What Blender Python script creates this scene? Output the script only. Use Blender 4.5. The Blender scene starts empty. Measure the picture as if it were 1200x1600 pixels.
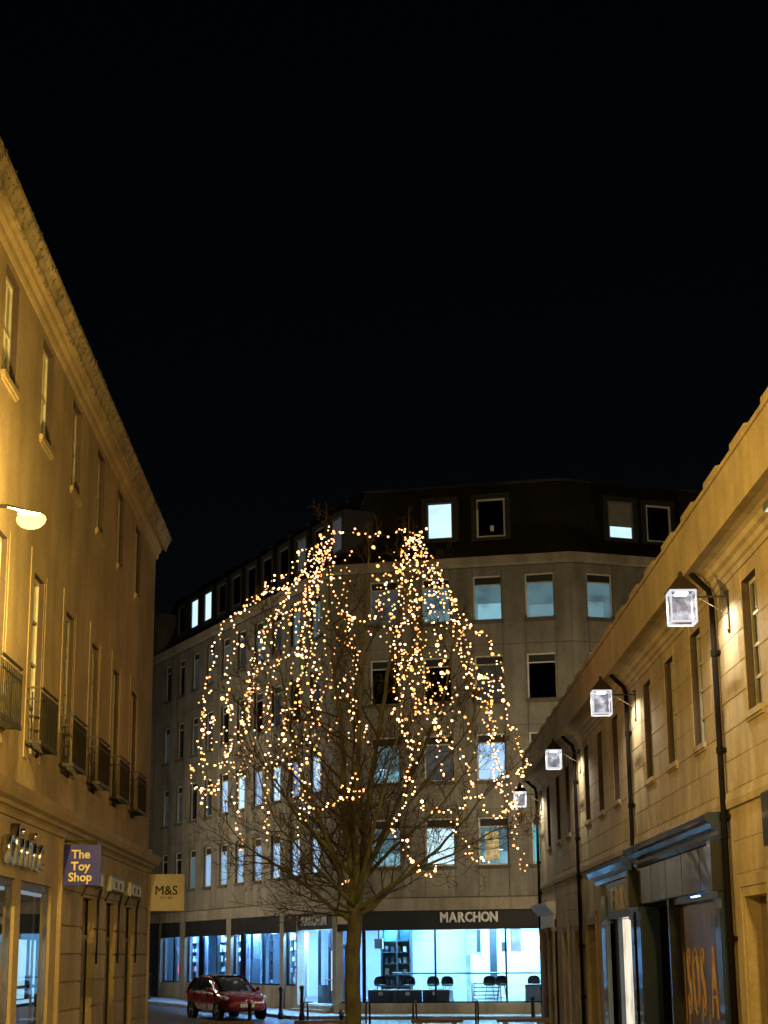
import bpy, bmesh, math, random
from mathutils import Matrix, Vector
R = math.radians
random.seed(11)
SC = bpy.context.scene
COL = SC.collection

# ------------------------------------------------------------------ camera, sky, exposure
cam_d = bpy.data.cameras.new('camera')
cam = bpy.data.objects.new('camera', cam_d); COL.objects.link(cam)
cam_d.sensor_fit = 'VERTICAL'; cam_d.sensor_height = 24.0; cam_d.lens = 24.0 * 2700 / 1600
cam_d.clip_start = 0.1; cam_d.clip_end = 3000
pitch, roll = R(14.4), R(-0.55)
cp, sp = math.cos(pitch), math.sin(pitch)
rt, up, fw = Vector((1, 0, 0)), Vector((0, -sp, cp)), Vector((0, cp, sp))
cr, sr = math.cos(roll), math.sin(roll)
r2 = cr * rt + sr * up; u2 = -sr * rt + cr * up
m = Matrix.Identity(4)
for i in range(3):
    m[i][0], m[i][1], m[i][2] = r2[i], u2[i], -fw[i]
m.translation = (0, 0, 2.0)
cam.matrix_world = m
SC.camera = cam

world = bpy.data.worlds.new('World'); SC.world = world; world.use_nodes = True
wn = world.node_tree.nodes; wl = world.node_tree.links
bg = wn['Background']
sky = wn.new('ShaderNodeTexSky'); sky.sky_type = 'NISHITA'; sky.sun_disc = False
sky.sun_elevation = R(35); sky.sun_rotation = R(200)
wl.new(sky.outputs['Color'], bg.inputs['Color'])
bg.inputs['Strength'].default_value = 0.0004
vs = SC.view_settings
vs.view_transform = 'Standard'; vs.look = 'None'; vs.exposure = 0.0; vs.gamma = 1.0; vs.use_curve_mapping = False
SC.render.engine = 'CYCLES'
SC.cycles.use_denoising = True
SC.cycles.max_bounces = 6; SC.cycles.transparent_max_bounces = 12
SC.cycles.sample_clamp_indirect = 4.0
SC.cycles.caustics_reflective = False; SC.cycles.caustics_refractive = False

# ------------------------------------------------------------------ helpers
WM = {}
def setm(o, M, parent):
    WM[o.name] = M
    if parent is not None:
        o.parent = parent
        o.matrix_basis = WM[parent.name].inverted() @ M
    else:
        o.matrix_basis = M
    return o
def tag(o, label=None, cat=None, group=None, kind=None):
    for k, v in (('label', label), ('category', cat), ('group', group), ('kind', kind)):
        if v: o[k] = v
    return o
def empty(name, M, label=None, cat=None, group=None):
    o = bpy.data.objects.new(name, None); COL.objects.link(o); o.empty_display_size = .2
    setm(o, M, None); return tag(o, label, cat, group)

class MB:
    """collects polygons in local (t, o, z) coordinates; s mirrors the second axis"""
    def __init__(self, s=1): self.v = []; self.f = []; self.s = s; self.fm = []; self.mi = 0
    def P(self, t, o, z): self.v.append((t, o * self.s, z)); return len(self.v) - 1
    def face(self, pts):
        self.f.append([self.P(*p) for p in pts]); self.fm.append(self.mi)
    def box(self, t0, t1, o0, o1, z0, z1):
        i = [self.P(t, o, z) for t in (t0, t1) for o in (o0, o1) for z in (z0, z1)]
        for q in ((0, 1, 3, 2), (4, 6, 7, 5), (0, 4, 5, 1), (2, 3, 7, 6), (0, 2, 6, 4), (1, 5, 7, 3)):
            self.f.append([i[k] for k in q]); self.fm.append(self.mi)
    def ext(self, prof, t0, t1):
        """extrude an (o, z) outline along t"""
        a = [self.P(t0, o, z) for o, z in prof]; b = [self.P(t1, o, z) for o, z in prof]
        n = len(prof)
        for k in range(n):
            self.f.append([a[k], a[(k + 1) % n], b[(k + 1) % n], b[k]]); self.fm.append(self.mi)
        self.f.append(a[::-1]); self.f.append(b); self.fm += [self.mi] * 2
    def tube(self, pts, rad, n=6, cap=True):
        pts = [Vector(p) for p in pts]
        if not hasattr(rad, '__len__'): rad = [rad] * len(pts)
        rings = []; ref = None
        for k, p in enumerate(pts):
            d = (pts[min(k + 1, len(pts) - 1)] - pts[max(k - 1, 0)])
            if d.length < 1e-7: d = Vector((0, 0, 1))
            d.normalize()
            if ref is None: ref = Vector((1, 0, 0)) if abs(d.x) < .8 else Vector((0, 1, 0))
            x = d.cross(ref)
            if x.length < 1e-5: x = d.cross(Vector((0.3, 1, .2)))
            x.normalize(); y = d.cross(x); ref = y.cross(d) if False else ref
            rings.append([self.P(*(p + (x * math.cos(a) + y * math.sin(a)) * rad[k])) for a in [2 * math.pi * j / n for j in range(n)]])
        for a, b in zip(rings, rings[1:]):
            for j in range(n):
                self.f.append([a[j], a[(j + 1) % n], b[(j + 1) % n], b[j]]); self.fm.append(self.mi)
        if cap:
            self.f.append(rings[0][::-1]); self.f.append(rings[-1]); self.fm += [self.mi] * 2
    def lathe(self, prof, c=(0, 0, 0), n=12, cap=True):
        rings = [[self.P(c[0] + r * math.cos(2 * math.pi * j / n), c[1] + r * math.sin(2 * math.pi * j / n), c[2] + z) for j in range(n)] for r, z in prof]
        for a, b in zip(rings, rings[1:]):
            for j in range(n):
                self.f.append([a[j], a[(j + 1) % n], b[(j + 1) % n], b[j]]); self.fm.append(self.mi)
        if cap: self.f.append(rings[0][::-1]); self.f.append(rings[-1]); self.fm += [self.mi] * 2
    def holes(self, t0, t1, z0, z1, hs, depth, o=0.0, rm=0):
        """a wall face at offset o with rectangular holes (ta, tb, za, zb) and reveals running back by depth"""
        ts = sorted({t0, t1, *[h[0] for h in hs], *[h[1] for h in hs]}); zz = sorted({z0, z1, *[h[2] for h in hs], *[h[3] for h in hs]})
        ts = [t for t in ts if t0 <= t <= t1]; zz = [z for z in zz if z0 <= z <= z1]
        for a, b in zip(ts, ts[1:]):
            for c, d in zip(zz, zz[1:]):
                mt, mz = (a + b) / 2, (c + d) / 2
                if any(h[0] < mt < h[1] and h[2] < mz < h[3] for h in hs): continue
                self.face([(a, o, c), (b, o, c), (b, o, d), (a, o, d)])
        for a, b, c, d in hs:
            p = o - depth; m0 = self.mi; self.mi = rm
            self.face([(a, o, c), (a, p, c), (a, p, d), (a, o, d)]); self.face([(b, o, c), (b, o, d), (b, p, d), (b, p, c)])
            self.face([(a, o, d), (a, p, d), (b, p, d), (b, o, d)]); self.face([(a, o, c), (b, o, c), (b, p, c), (a, p, c)]); self.mi = m0
    def mesh(self, name, mats, smooth=False, recalc=True):
        me = bpy.data.meshes.new(name); me.from_pydata(self.v, [], self.f)
        for mm in (mats if isinstance(mats, (list, tuple)) else [mats]): me.materials.append(mm)
        me.polygons.foreach_set('material_index', self.fm)
        if recalc:
            b = bmesh.new(); b.from_mesh(me); bmesh.ops.recalc_face_normals(b, faces=b.faces); b.to_mesh(me); b.free()
        if smooth: me.polygons.foreach_set('use_smooth', [True] * len(me.polygons))
        me.update(); return me
def put(name, me, parent=None, M=None, **kw):
    o = bpy.data.objects.new(name, me); COL.objects.link(o)
    if M is None: M = WM[parent.name] if parent is not None else Matrix.Identity(4)
    setm(o, M, parent); return tag(o, **kw)
def obj(name, mb, mat, parent=None, M=None, smooth=False, **kw):
    return put(name, mb.mesh(name, mat, smooth), parent, M, **kw)
def frame(o, ang_dir, scale=1.0, z=0.0):
    """local x runs along the facade direction given as (dx, dy)"""
    d = Vector((ang_dir[0], ang_dir[1], 0)).normalized()
    Mx = Matrix(((d.x, -d.y, 0, o[0]), (d.y, d.x, 0, o[1]), (0, 0, 1, z), (0, 0, 0, 1)))
    return Mx @ Matrix.Scale(scale, 4)
def T(x, y, z): return Matrix.Translation((x, y, z))
def text(name, body, size, M, mat, parent, extrude=.01, bold=0.0, sx=1.0, align='CENTER', sy=1.0, outline=0):
    cu = bpy.data.curves.new(name, 'FONT'); cu.body = body; cu.size = size; cu.extrude = extrude; cu.bevel_depth = bold; cu.bevel_resolution = 0
    cu.align_x = align; cu.align_y = 'CENTER'; cu.resolution_u = 3; cu.materials.append(mat)
    if outline: cu.fill_mode = 'NONE'; cu.bevel_depth = outline; cu.bevel_resolution = 0; cu.extrude = 0
    tmp = bpy.data.objects.new('tmp', cu); COL.objects.link(tmp)
    dg = bpy.context.evaluated_depsgraph_get(); me = bpy.data.meshes.new_from_object(tmp.evaluated_get(dg))
    bpy.data.objects.remove(tmp); bpy.data.curves.remove(cu); me.name = name
    if not me.materials: me.materials.append(mat)
    o = bpy.data.objects.new(name, me); COL.objects.link(o)
    setm(o, M @ Matrix.Diagonal((sx, sy, 1, 1)), parent); return o
def upright(F, t, o, z, s, flip):
    """matrix for upright writing on a facade frame: reading along +t (flip False) or -t"""
    B = Matrix.Identity(4)
    xx = Vector((-1 if flip else 1, 0, 0)); zz = Vector((0, s, 0)); yy = Vector((0, 0, 1))
    for i in range(3): B[i][0], B[i][1], B[i][2] = xx[i], yy[i], zz[i]
    B.translation = (t, o * s, z)
    return F @ B

# ------------------------------------------------------------------ materials
class NT:
    def __init__(self, name):
        self.m = bpy.data.materials.new(name); self.m.use_nodes = True
        self.t = self.m.node_tree; self.n = self.t.nodes; self.b = self.n['Principled BSDF']; self.out = self.n['Material Output']
        self.geo = self.n.new('ShaderNodeNewGeometry')
    def link(self, a, b): self.t.links.new(a, b)
    def noise(self, scale, detail=4, stretch=(1, 1, 1), rough=.55):
        mp = self.n.new('ShaderNodeMapping'); mp.inputs['Scale'].default_value = stretch
        self.link(self.geo.outputs['Position'], mp.inputs['Vector'])
        x = self.n.new('ShaderNodeTexNoise'); x.inputs['Scale'].default_value = scale; x.inputs['Detail'].default_value = detail
        x.inputs['Roughness'].default_value = rough
        self.link(mp.outputs[0], x.inputs['Vector']); return x.outputs['Fac']
    def ramp(self, fac, stops):
        r = self.n.new('ShaderNodeValToRGB'); e = r.color_ramp.elements
        while len(e) < len(stops): e.new(.5)
        for k, (p, c) in enumerate(stops):
            e[k].position = p; e[k].color = (*c, 1) if len(c) == 3 else c
        self.link(fac, r.inputs[0]); return r.outputs[0]
    def mul(self, a, b, fac=1.0):
        x = self.n.new('ShaderNodeMix'); x.data_type = 'RGBA'; x.blend_type = 'MULTIPLY'; x.inputs[0].default_value = fac
        self.link(a, x.inputs[6]); self.link(b, x.inputs[7]); return x.outputs[2]
    def mixc(self, fac, a, b):
        x = self.n.new('ShaderNodeMix'); x.data_type = 'RGBA'
        self.link(fac, x.inputs[0])
        for s, k in ((a, 6), (b, 7)):
            if isinstance(s, tuple): x.inputs[k].default_value = (*s, 1)
            else: self.link(s, x.inputs[k])
        return x.outputs[2]
    def bump(self, fac, strength=.3, dist=.02):
        x = self.n.new('ShaderNodeBump'); x.inputs['Strength'].default_value = strength; x.inputs['Distance'].default_value = dist
        self.link(fac, x.inputs['Height']); self.link(x.outputs[0], self.b.inputs['Normal'])
    def rnd(self):
        return self.n.new('ShaderNodeObjectInfo').outputs['Random']
def v3(c, k): return tuple(min(1, x * k) for x in c)
def stone(name, c, streak=.35, var=.12, rough=.85, bump=.35, dark=None):
    a = NT(name)
    big = a.ramp(a.noise(.9, 5), [(.3, v3(c, .72)), (.55, c), (.75, v3(c, 1.15))])
    st = a.ramp(a.noise(2.2, 6, (1, 1, .12)), [(.32, (1 - streak,) * 3), (.6, (1, 1, 1))])
    sp_ = a.ramp(a.noise(14, 3), [(.25, (.8, .8, .8)), (.6, (1, 1, 1))])
    rn = a.ramp(a.rnd(), [(0, (1 - var,) * 3), (1, (1, 1, 1))])
    col = a.mul(a.mul(a.mul(big, st), sp_), rn)
    if dark:
        wd_ = .07 if dark[0] > 1 else .16
        mk = a.ramp(a.noise(dark[0], 6, (1, 1, 1), .65), [(dark[1] - wd_ * .5, (0, 0, 0)), (dark[1] + wd_, (1, 1, 1))])
        col = a.mixc(mk, col, dark[2])
    a.link(col, a.b.inputs['Base Color']); a.b.inputs['Roughness'].default_value = rough
    a.bump(a.noise(30, 5), bump, .01)
    return a.m
def plain(name, c, rough=.5, metal=0.0, var=.15, scale=6, coat=0.0, spec=None):
    a = NT(name)
    col = a.ramp(a.noise(scale, 4), [(.3, v3(c, 1 - var)), (.7, v3(c, 1 + var))])
    a.link(col, a.b.inputs['Base Color'])
    rr = a.ramp(a.noise(scale * 1.7, 4), [(.3, (max(0, rough - .08),) * 3), (.7, (min(1, rough + .08),) * 3)])
    a.link(rr, a.b.inputs['Roughness']); a.b.inputs['Metallic'].default_value = metal
    a.b.inputs['Coat Weight'].default_value = coat; a.b.inputs['Coat Roughness'].default_value = .06
    if spec is not None: a.b.inputs['Specular IOR Level'].default_value = spec
    return a.m
def emit(name, c, strength, stops=None, scale=1.5, stretch=(1, 1, 1), sample=None):
    a = NT(name)
    a.b.inputs['Base Color'].default_value = (.05, .05, .05, 1)
    if stops:
        col = a.ramp(a.noise(scale, 3, stretch), stops); a.link(col, a.b.inputs['Emission Color'])
    else: a.b.inputs['Emission Color'].default_value = (*c, 1)
    a.b.inputs['Emission Strength'].default_value = strength
    if sample: a.m.cycles.emission_sampling = sample
    return a.m
def glass(name, tint=(.9, .95, 1), clear=.9, rough=.02, ior=1.5):
    """a window pane: see-through with fresnel reflections; clear = how much passes straight through"""
    a = NT(name); a.n.remove(a.b)
    tr = a.n.new('ShaderNodeBsdfTransparent'); tr.inputs[0].default_value = (*v3(tint, clear), 1)
    gl = a.n.new('ShaderNodeBsdfGlossy'); gl.inputs['Roughness'].default_value = rough; gl.inputs[0].default_value = (.95, .97, 1, 1)
    lw = a.n.new('ShaderNodeLayerWeight'); lw.inputs[0].default_value = .5
    pw = a.n.new('ShaderNodeMath'); pw.operation = 'POWER'; pw.inputs[1].default_value = 4.5; a.link(lw.outputs['Facing'], pw.inputs[0])
    fr = a.n.new('ShaderNodeMath'); fr.operation = 'MULTIPLY_ADD'; fr.inputs[1].default_value = .94; fr.inputs[2].default_value = .05; a.link(pw.outputs[0], fr.inputs[0])
    mx = a.n.new('ShaderNodeMixShader'); a.link(fr.outputs[0], mx.inputs[0]); a.link(tr.outputs[0], mx.inputs[1]); a.link(gl.outputs[0], mx.inputs[2])
    a.link(mx.outputs[0], a.out.inputs[0]); return a.m

BATH = (.47, .36, .21)
M_left = stone('left_ashlar', v3(BATH, .95), .2, .0, dark=(.55, .60, (.30, .22, .12)))
M_reveal = stone('shade_brown_reveal', (.085, .06, .052), .25, .0)  # brown darker than the wall stone, standing in for shade in the reveals
M_leftb = stone('left_rustic_block', (.45, .34, .2), .3, .16)
M_leftc = stone('left_cornice_stone', (.38, .30, .19), .3, .0, dark=(7.0, .54, (.10, .09, .065)), bump=.7)
M_right = stone('right_ashlar', (.46, .36, .22), .3, .0)
M_rightb = stone('right_stone_block', (.48, .38, .23), .25, .08)
M_rightc = stone('right_cornice_stone', (.45, .35, .2), .2, .0)
M_soff = stone('right_soffit_stone', (.50, .40, .25), .2, .0)
M_far = stone('far_facade_stone', (.345, .31, .25), .4, .16)
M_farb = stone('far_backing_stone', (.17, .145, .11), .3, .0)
M_farband = stone('far_band_stone', (.40, .34, .25), .35, .0)
M_plinth = stone('plinth_stone', (.40, .33, .23), .35, .1)
M_slate = stone('mansard_cladding', (.055, .05, .048), .3, .08, rough=.6)
M_roof = stone('dark_roof', (.05, .05, .052), .2, .0)
M_timber = plain('bench_timber', (.14, .075, .04), .6, scale=9)
M_wframe = plain('pale_window_frame', (.62, .61, .57), .5)
M_wframe_cream = plain('cream_sash_frame', (.5, .47, .38), .5)
M_darkwin = plain('dark_louvre', (.03, .03, .03), .5)
M_black = plain('black_gloss_paint', (.009, .011, .017), .35, coat=.8, spec=.2, var=.05, scale=.6)
M_navy = plain('navy_shopfront_paint', (.014, .026, .06), .35, coat=.8, var=.05, scale=.6, spec=.2)
M_blackfas = plain('dark_fascia_paint', (.035, .036, .04), .36, var=.08, scale=.8)
M_bluegrey = plain('blue_grey_paint', (.08, .12, .21), .35, coat=.8, var=.05, scale=.6)
M_iron = plain('black_ironwork', (.02, .018, .016), .5, metal=.3)
M_pipe = plain('black_rainwater_pipe', (.012, .010, .009), .95, spec=0.0)
M_greypipe = plain('pale_conduit', (.35, .3, .22), .6)
M_white = plain('white_paint', (.78, .78, .76), .5, var=.05)
M_glass = glass('shop_glass')
M_glassdark = glass('dark_window_glass', (.3, .33, .36), .7)
M_room = plain('dark_room', (.02, .02, .022), .9)
M_dim = plain('net_curtain', (.12, .12, .12), .9)
M_chrome = plain('polished_steel', (.55, .56, .58), .2, metal=1.0)
M_greymetal = plain('grey_metal', (.2, .2, .21), .4, metal=.7)
M_asph = stone('asphalt', (.05, .05, .052), .1, .0, rough=.42, bump=.5)
M_pave = stone('paving_stone', (.26, .25, .23), .15, .12, rough=.45)
M_kerb = stone('kerb_granite', (.22, .21, .2), .15, .15, rough=.5)
def lit(name, c, k, lo=.55): return emit(name, c, k, [(.3, v3(c, lo)), (.5, c), (.72, v3(c, 1.1))], 1.1, (1, 1, 1.8), 'NONE')
M_lit = {
    'bluea': lit('lit_window_blue_white_soft', (.34, .58, .92), .8, .75), 'blueb': lit('lit_window_blue_white_bright', (.5, .78, 1.0), 1.3, .8),
    'blue': lit('lit_window_blue_white', (.42, .68, 1.0), 1.05, .7),
    'teal2': lit('lit_window_mid_teal', (.26, .42, .44), .85), 'teal': lit('lit_window_teal', (.16, .27, .28), .85),
    'tealb': lit('lit_window_bright_teal', (.40, .72, .78), .95),
    'cyan': lit('lit_window_cyan', (.12, .75, .85), .95, .85),
    'white': lit('lit_window_white', (.58, .86, 1.0), 1.25, .85),
    'dimblue': lit('lit_window_dim_blue', (.085, .125, .18), .8),
    'dark': lit('unlit_window_faint_glow', (.016, .018, .02), .8), 'dim': lit('lit_window_dim_grey', (.055, .06, .065), .7),  # dark: unlit panes get a faint glow in place of bounced light
}

# ------------------------------------------------------------------ ground
def gz(y): return 0.0 if y < 44 else (-.12 * (y - 44) / 16 if y < 60 else min(.25, -.12 + (y - 60) * .0125))
def sheet(name, pts_rows, dz, mat, **kw):
    """a strip given as rows of (x, y) points, laid dz above the ground"""
    b = MB()
    ids = [[b.P(x, y, gz(y) + dz) for x, y in row] for row in pts_rows]
    for a, c in zip(ids, ids[1:]):
        for j in range(len(a) - 1):
            b.f.append([a[j], a[j + 1], c[j + 1], c[j]]); b.fm.append(0)
    return obj(name, b, mat, kind='structure', **kw)
ys = [-900, -60, 0, 20, 44, 48, 52, 56, 60, 64, 68, 72, 76, 80, 84, 88, 92, 110, 200, 1500]
sheet('ground', [[(x, y) for x in (-1200, -60, -20, 0, 20, 60, 1200)] for y in ys], -.05, M_asph)
sheet('road', [[(x, y) for x in (-40, -15, 0, 15, 40)] for y in [40, 44, 48, 52, 56, 60, 64, 68, 72, 76, 80, 84, 88, 92, 100]], -.03, M_asph)
sheet('street_paving', [[(x, y) for x in (-6.5, -3, 0, 3, 6.5)] for y in [-12, 0, 10, 20, 30, 40, 46.5]], .0, M_pave)

K, WE, A1, BE = Vector((-1.86, 64.4)), Vector((-12.35, 86.95)), Vector((6.86, 62.42)), Vector((16.3, 65.88))
FW = frame(K, WE - K); FA = frame(K, A1 - K); FB = frame(A1, BE - A1)
WL = (WE - K).length; AL_ = (A1 - K).length; BL = (BE - A1).length
def inset(d):
    """the facade line WE-K-A1-BE moved back by d (forward if negative)"""
    pts = [WE, K, A1, BE]; out = []
    nrm = []
    for a, b in zip(pts, pts[1:]):
        t = (b - a).normalized(); nrm.append(Vector((-t.y, t.x)))
    for i, p in enumerate(pts):
        if i == 0: out.append(p + nrm[0] * d)
        elif i == len(pts) - 1: out.append(p + nrm[-1] * d)
        else:
            n = (nrm[i - 1] + nrm[i]).normalized(); out.append(p + n * (d / n.dot(nrm[i])))
    return out
def band(b, d0, z0, d1, z1):
    P0, P1 = inset(d0), inset(d1)
    for i in range(len(P0) - 1):
        b.face([(*P0[i], z0), (*P0[i + 1], z0), (*P1[i + 1], z1), (*P1[i], z1)])
# pavement along the shop and its kerb
pin, pout = inset(.05), inset(-2.0)
b = MB()
rows = []
for i in range(3):
    for k in range(13):
        f = k / 12
        rows.append((pin[i].lerp(pin[i + 1], f), pout[i].lerp(pout[i + 1], f)))
ids = [[b.P(*p, gz(p.y) + .07) for p in r] for r in rows]
for a, c in zip(ids, ids[1:]): b.f.append([a[0], a[1], c[1], c[0]]); b.fm.append(0)
pave = obj('pavement', b, M_pave, kind='structure')
for i in range(3):
    a, c = pout[i], pout[i + 1]; n = int((c - a).length / .92)
    for k in range(n):
        p, q = a.lerp(c, k / n), a.lerp(c, (k + 1) / n); F = frame(p, q - p, 1, gz(p.y))
        L = (q - p).length
        kb = MB(); kb.box(.008, L - .008, -.15, 0, -.1, .08 + random.uniform(-.004, .004)); obj('kerb_stone', kb, M_kerb, pave, F)

# ------------------------------------------------------------------ windows
_wcache = {}
M_ceil = emit('office_ceiling_light', (.75, .95, 1.0), 2.5)
def window(parent, F, s, t, z, w, h, pane, bars=(), hbars=(), fr=.06, depth=.12, o=-.12, transom=0, frame_mat=None, sill=None, sill_mat=None, back=None):
    """one window: frame > pane, glazing bars, transom, sill; centre t, bottom z"""
    key = (s, w, h, bars, hbars, fr, transom, frame_mat.name, pane.name, sill, tuple(x.name if hasattr(x, 'name') else x for x in back) if isinstance(back, tuple) else (back.name if back else None), sill_mat.name if sill_mat else None)
    if key not in _wcache:
        d = {}
        f = MB(s); x0, x1 = -w / 2, w / 2
        f.box(x0, x0 + fr, -.06, 0, 0, h); f.box(x1 - fr, x1, -.06, 0, 0, h); f.box(x0 + fr, x1 - fr, -.06, 0, 0, fr); f.box(x0 + fr, x1 - fr, -.06, 0, h - fr, h)
        d['window'] = f.mesh('window', frame_mat)
        top = h - fr - transom
        if transom:
            q = MB(s); q.box(x0 + fr, x1 - fr, -.055, -.005, top - fr * .8, top); d['transom_bar'] = q.mesh('transom_bar', frame_mat)
            q = MB(s); q.box(x0 + fr, x1 - fr, -.05, -.03, top, h - fr); d['louvre'] = q.mesh('louvre', M_darkwin)
            top -= fr * .8
        p = MB(s); p.box(x0 + fr, x1 - fr, -.045, -.035, fr, top); d['pane'] = p.mesh('pane', pane)
        bw = .014
        for j, u in enumerate(bars):
            q = MB(s); q.box(x0 + w * u - bw, x0 + w * u + bw, -.034, -.01, fr, top); d['glazing_bar|%d' % j] = q.mesh('glazing_bar', frame_mat)
        for j, u in enumerate(hbars):
            q = MB(s); q.box(x0 + fr, x1 - fr, -.035, -.004, h * u - bw * 1.6, h * u + bw * 1.6); d['meeting_rail|%d' % j] = q.mesh('meeting_rail', frame_mat)
        if isinstance(back, tuple):
            cut = fr + (top - fr) * back[2]
            q = MB(s); q.box(x0 + fr, x1 - fr, -.62, -.6, fr, cut); d['room_wall'] = q.mesh('room_wall', back[0])
            q = MB(s); q.face([(x0 + fr, -.6, cut), (x1 - fr, -.6, cut), (x1 - fr, -.06, top), (x0 + fr, -.06, top)]); d['room_ceiling'] = q.mesh('room_ceiling', back[1])
            q = MB(s); q.box(x0 + fr - .02, x0 + fr - .01, -.62, -.06, fr, top); q.box(x1 - fr + .01, x1 - fr + .02, -.62, -.06, fr, top); d['room_side'] = q.mesh('room_side', back[1])
            if back[3]:
                xc = x0 + w * back[3]; q = MB(s); q.box(xc - .13, xc + .13, -.57, -.55, cut + .04, cut + .12); d['ceiling_light'] = q.mesh('ceiling_light', M_ceil)
        elif back is not None:
            q = MB(s); q.box(x0 + fr, x1 - fr, -.5, -.48, fr, top); d['curtain'] = q.mesh('curtain', back)
        if sill:
            q = MB(s); q.box(x0 - .06, x1 + .06, 0.0, sill - o, -.09, -.002); q.box(x0 - .04, x1 + .04, 0.0, sill - o - .025, -.13, -.092); d['sill'] = q.mesh('sill', sill_mat)
        _wcache[key] = d
    d = _wcache[key]
    M = F @ T(t, o * s, z)
    win = put('window', d['window'], parent, M)
    for k, me in d.items():
        if k != 'window': put(k.split('|')[0], me, win, M)
    return win
def blocks(parent, F, s, mat, t0, t1, zs, length, hs, o=.0, proud=.008, gap=.006, name='stone_block', limit=999, skip=lambda t: False):
    """bonded stones in courses, cut round the openings; every stone its own object"""
    cache = {}; n = 0
    for ci, (za, zb) in enumerate(zip(zs, zs[1:])):
        cuts = [t0]; x = t0 + (length * .5 if ci % 2 else length)
        while x < t1 - .15: cuts.append(x); x += length * random.uniform(.82, 1.18)
        cuts.append(t1)
        for a, c in zip(cuts, cuts[1:]):
            segs = [(a, c)]
            for h in hs:
                if h[2] < zb - .03 and h[3] > za + .03:
                    ns = []
                    for p, q in segs:
                        if h[1] <= p or h[0] >= q: ns.append((p, q)); continue
                        if h[0] > p: ns.append((p, h[0]))
                        if h[1] < q: ns.append((h[1], q))
                    segs = ns
            for p, q in segs:
                if q - p < .08 or n >= limit or skip(p): continue
                pr = round(proud + random.choice((0, .002, .004)), 4)
                key = (round(q - p, 3), round(zb - za, 3), pr)
                if key not in cache:
                    k = MB(s); w, h2 = q - p - gap, zb - za - gap; bv = min(.012, proud)
                    A = [(gap, 0, gap), (w, 0, gap), (w, 0, h2), (gap, 0, h2)]
                    B = [(gap + bv, pr, gap + bv), (w - bv, pr, gap + bv), (w - bv, pr, h2 - bv), (gap + bv, pr, h2 - bv)]
                    k.face(B)
                    for j in range(4): k.face([A[j], A[(j + 1) % 4], B[(j + 1) % 4], B[j]])
                    cache[key] = k.mesh(name, mat)
                put(name, cache[key], parent, F @ T(p, o * s, za)); n += 1
    return n

# ------------------------------------------------------------------ building along the west side of the street
FL = frame((-4.9 * .87, 0), (math.sin(R(-1.25)), math.cos(R(-1.25))), .87, .26)
s = -1
lb = empty('stone_terrace', FL @ T(43, 0, -.3), 'three storey honey stone terrace with iron balconies and a mossy cornice', 'building')
cent = [26.87 + 3.12 * k for k in range(-7, 5)]
h2 = [(c - .5, c + .5, 10.1, 11.74) for c in cent]
h1 = [(c - .46, c + .46, 5.05, 7.87) for c in cent]
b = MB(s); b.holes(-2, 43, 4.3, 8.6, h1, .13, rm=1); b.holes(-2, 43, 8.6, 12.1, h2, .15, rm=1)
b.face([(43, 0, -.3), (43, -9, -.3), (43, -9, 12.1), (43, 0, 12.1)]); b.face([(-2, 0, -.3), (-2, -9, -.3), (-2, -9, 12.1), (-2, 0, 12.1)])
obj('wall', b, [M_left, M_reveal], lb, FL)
for c in cent:
    if c < 15: continue
    window(lb, FL, s, c, 10.1, 1.0, 1.64, M_glassdark, (.36, .66), (.5,), .055, o=-.095, frame_mat=M_wframe_cream, sill=.06, sill_mat=M_left, back=M_room)
    w = window(lb, FL, s, c, 5.05, .92, 2.82, M_glassdark, (.5,), (.28, .52, .76), .06, o=-.08, frame_mat=M_wframe_cream, back=M_dim)
    a = MB(s)
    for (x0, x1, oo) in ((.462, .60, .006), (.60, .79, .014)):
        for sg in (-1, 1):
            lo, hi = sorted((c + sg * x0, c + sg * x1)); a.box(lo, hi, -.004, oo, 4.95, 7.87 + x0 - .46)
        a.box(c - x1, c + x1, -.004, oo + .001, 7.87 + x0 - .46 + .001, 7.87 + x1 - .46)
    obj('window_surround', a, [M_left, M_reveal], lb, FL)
# cornice with lichen, frieze and gutter lip
b = MB(s); b.ext([(-.3, 11.86), (.02, 11.88), (.045, 11.93), (.06, 12.02), (.11, 12.08), (.13, 12.16), (.2, 12.18), (.2, 12.3), (-.3, 12.3)], -2, 43.2)
obj('frieze', b, M_left, lb, FL)
b = MB(s); b.ext([(-.28, 12.20), (.199, 12.182), (.2, 12.13), (.235, 12.15), (.25, 12.22), (.3, 12.33), (.35, 12.40), (.36, 12.47), (.34, 12.48), (-.3, 12.56)], -2, 43.36)
obj('cornice', b, M_leftc, lb, FL)
b = MB(s); b.face([(-2, .2, 12.5), (43.2, .2, 12.5), (43.2, -4, 14.6), (-2, -4, 14.6)]); b.face([(-2, -8.5, 12.5), (43.2, -8.5, 12.5), (43.2, -4, 14.6), (-2, -4, 14.6)]); b.face([(43.2, .2, 12.5), (43.2, -8.5, 12.5), (43.2, -4, 14.6)])
obj('roof', b, M_roof, lb, FL)
# moss and lichen tufts on the cornice edge
mo = MB(s)
for k in range(900):
    t = random.uniform(18, 43.2); cl = math.sin(t * 2.1) + math.sin(t * 5.3 + 1)
    if cl < -.3 and random.random() < .8: continue
    o = random.uniform(.26, .36); z = 12.28 + (o - .26) * 1.7 + random.uniform(0, .04); r = random.uniform(.012, .04)
    mo.lathe([(r * .9, -r * .2), (r, r * .3), (r * .5, r * .8)], (t, o, z), 5)
M_moss = stone('moss', (.05, .05, .025), .2, .0)
obj('moss', mo, M_moss, lb, FL, kind='stuff')
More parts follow.
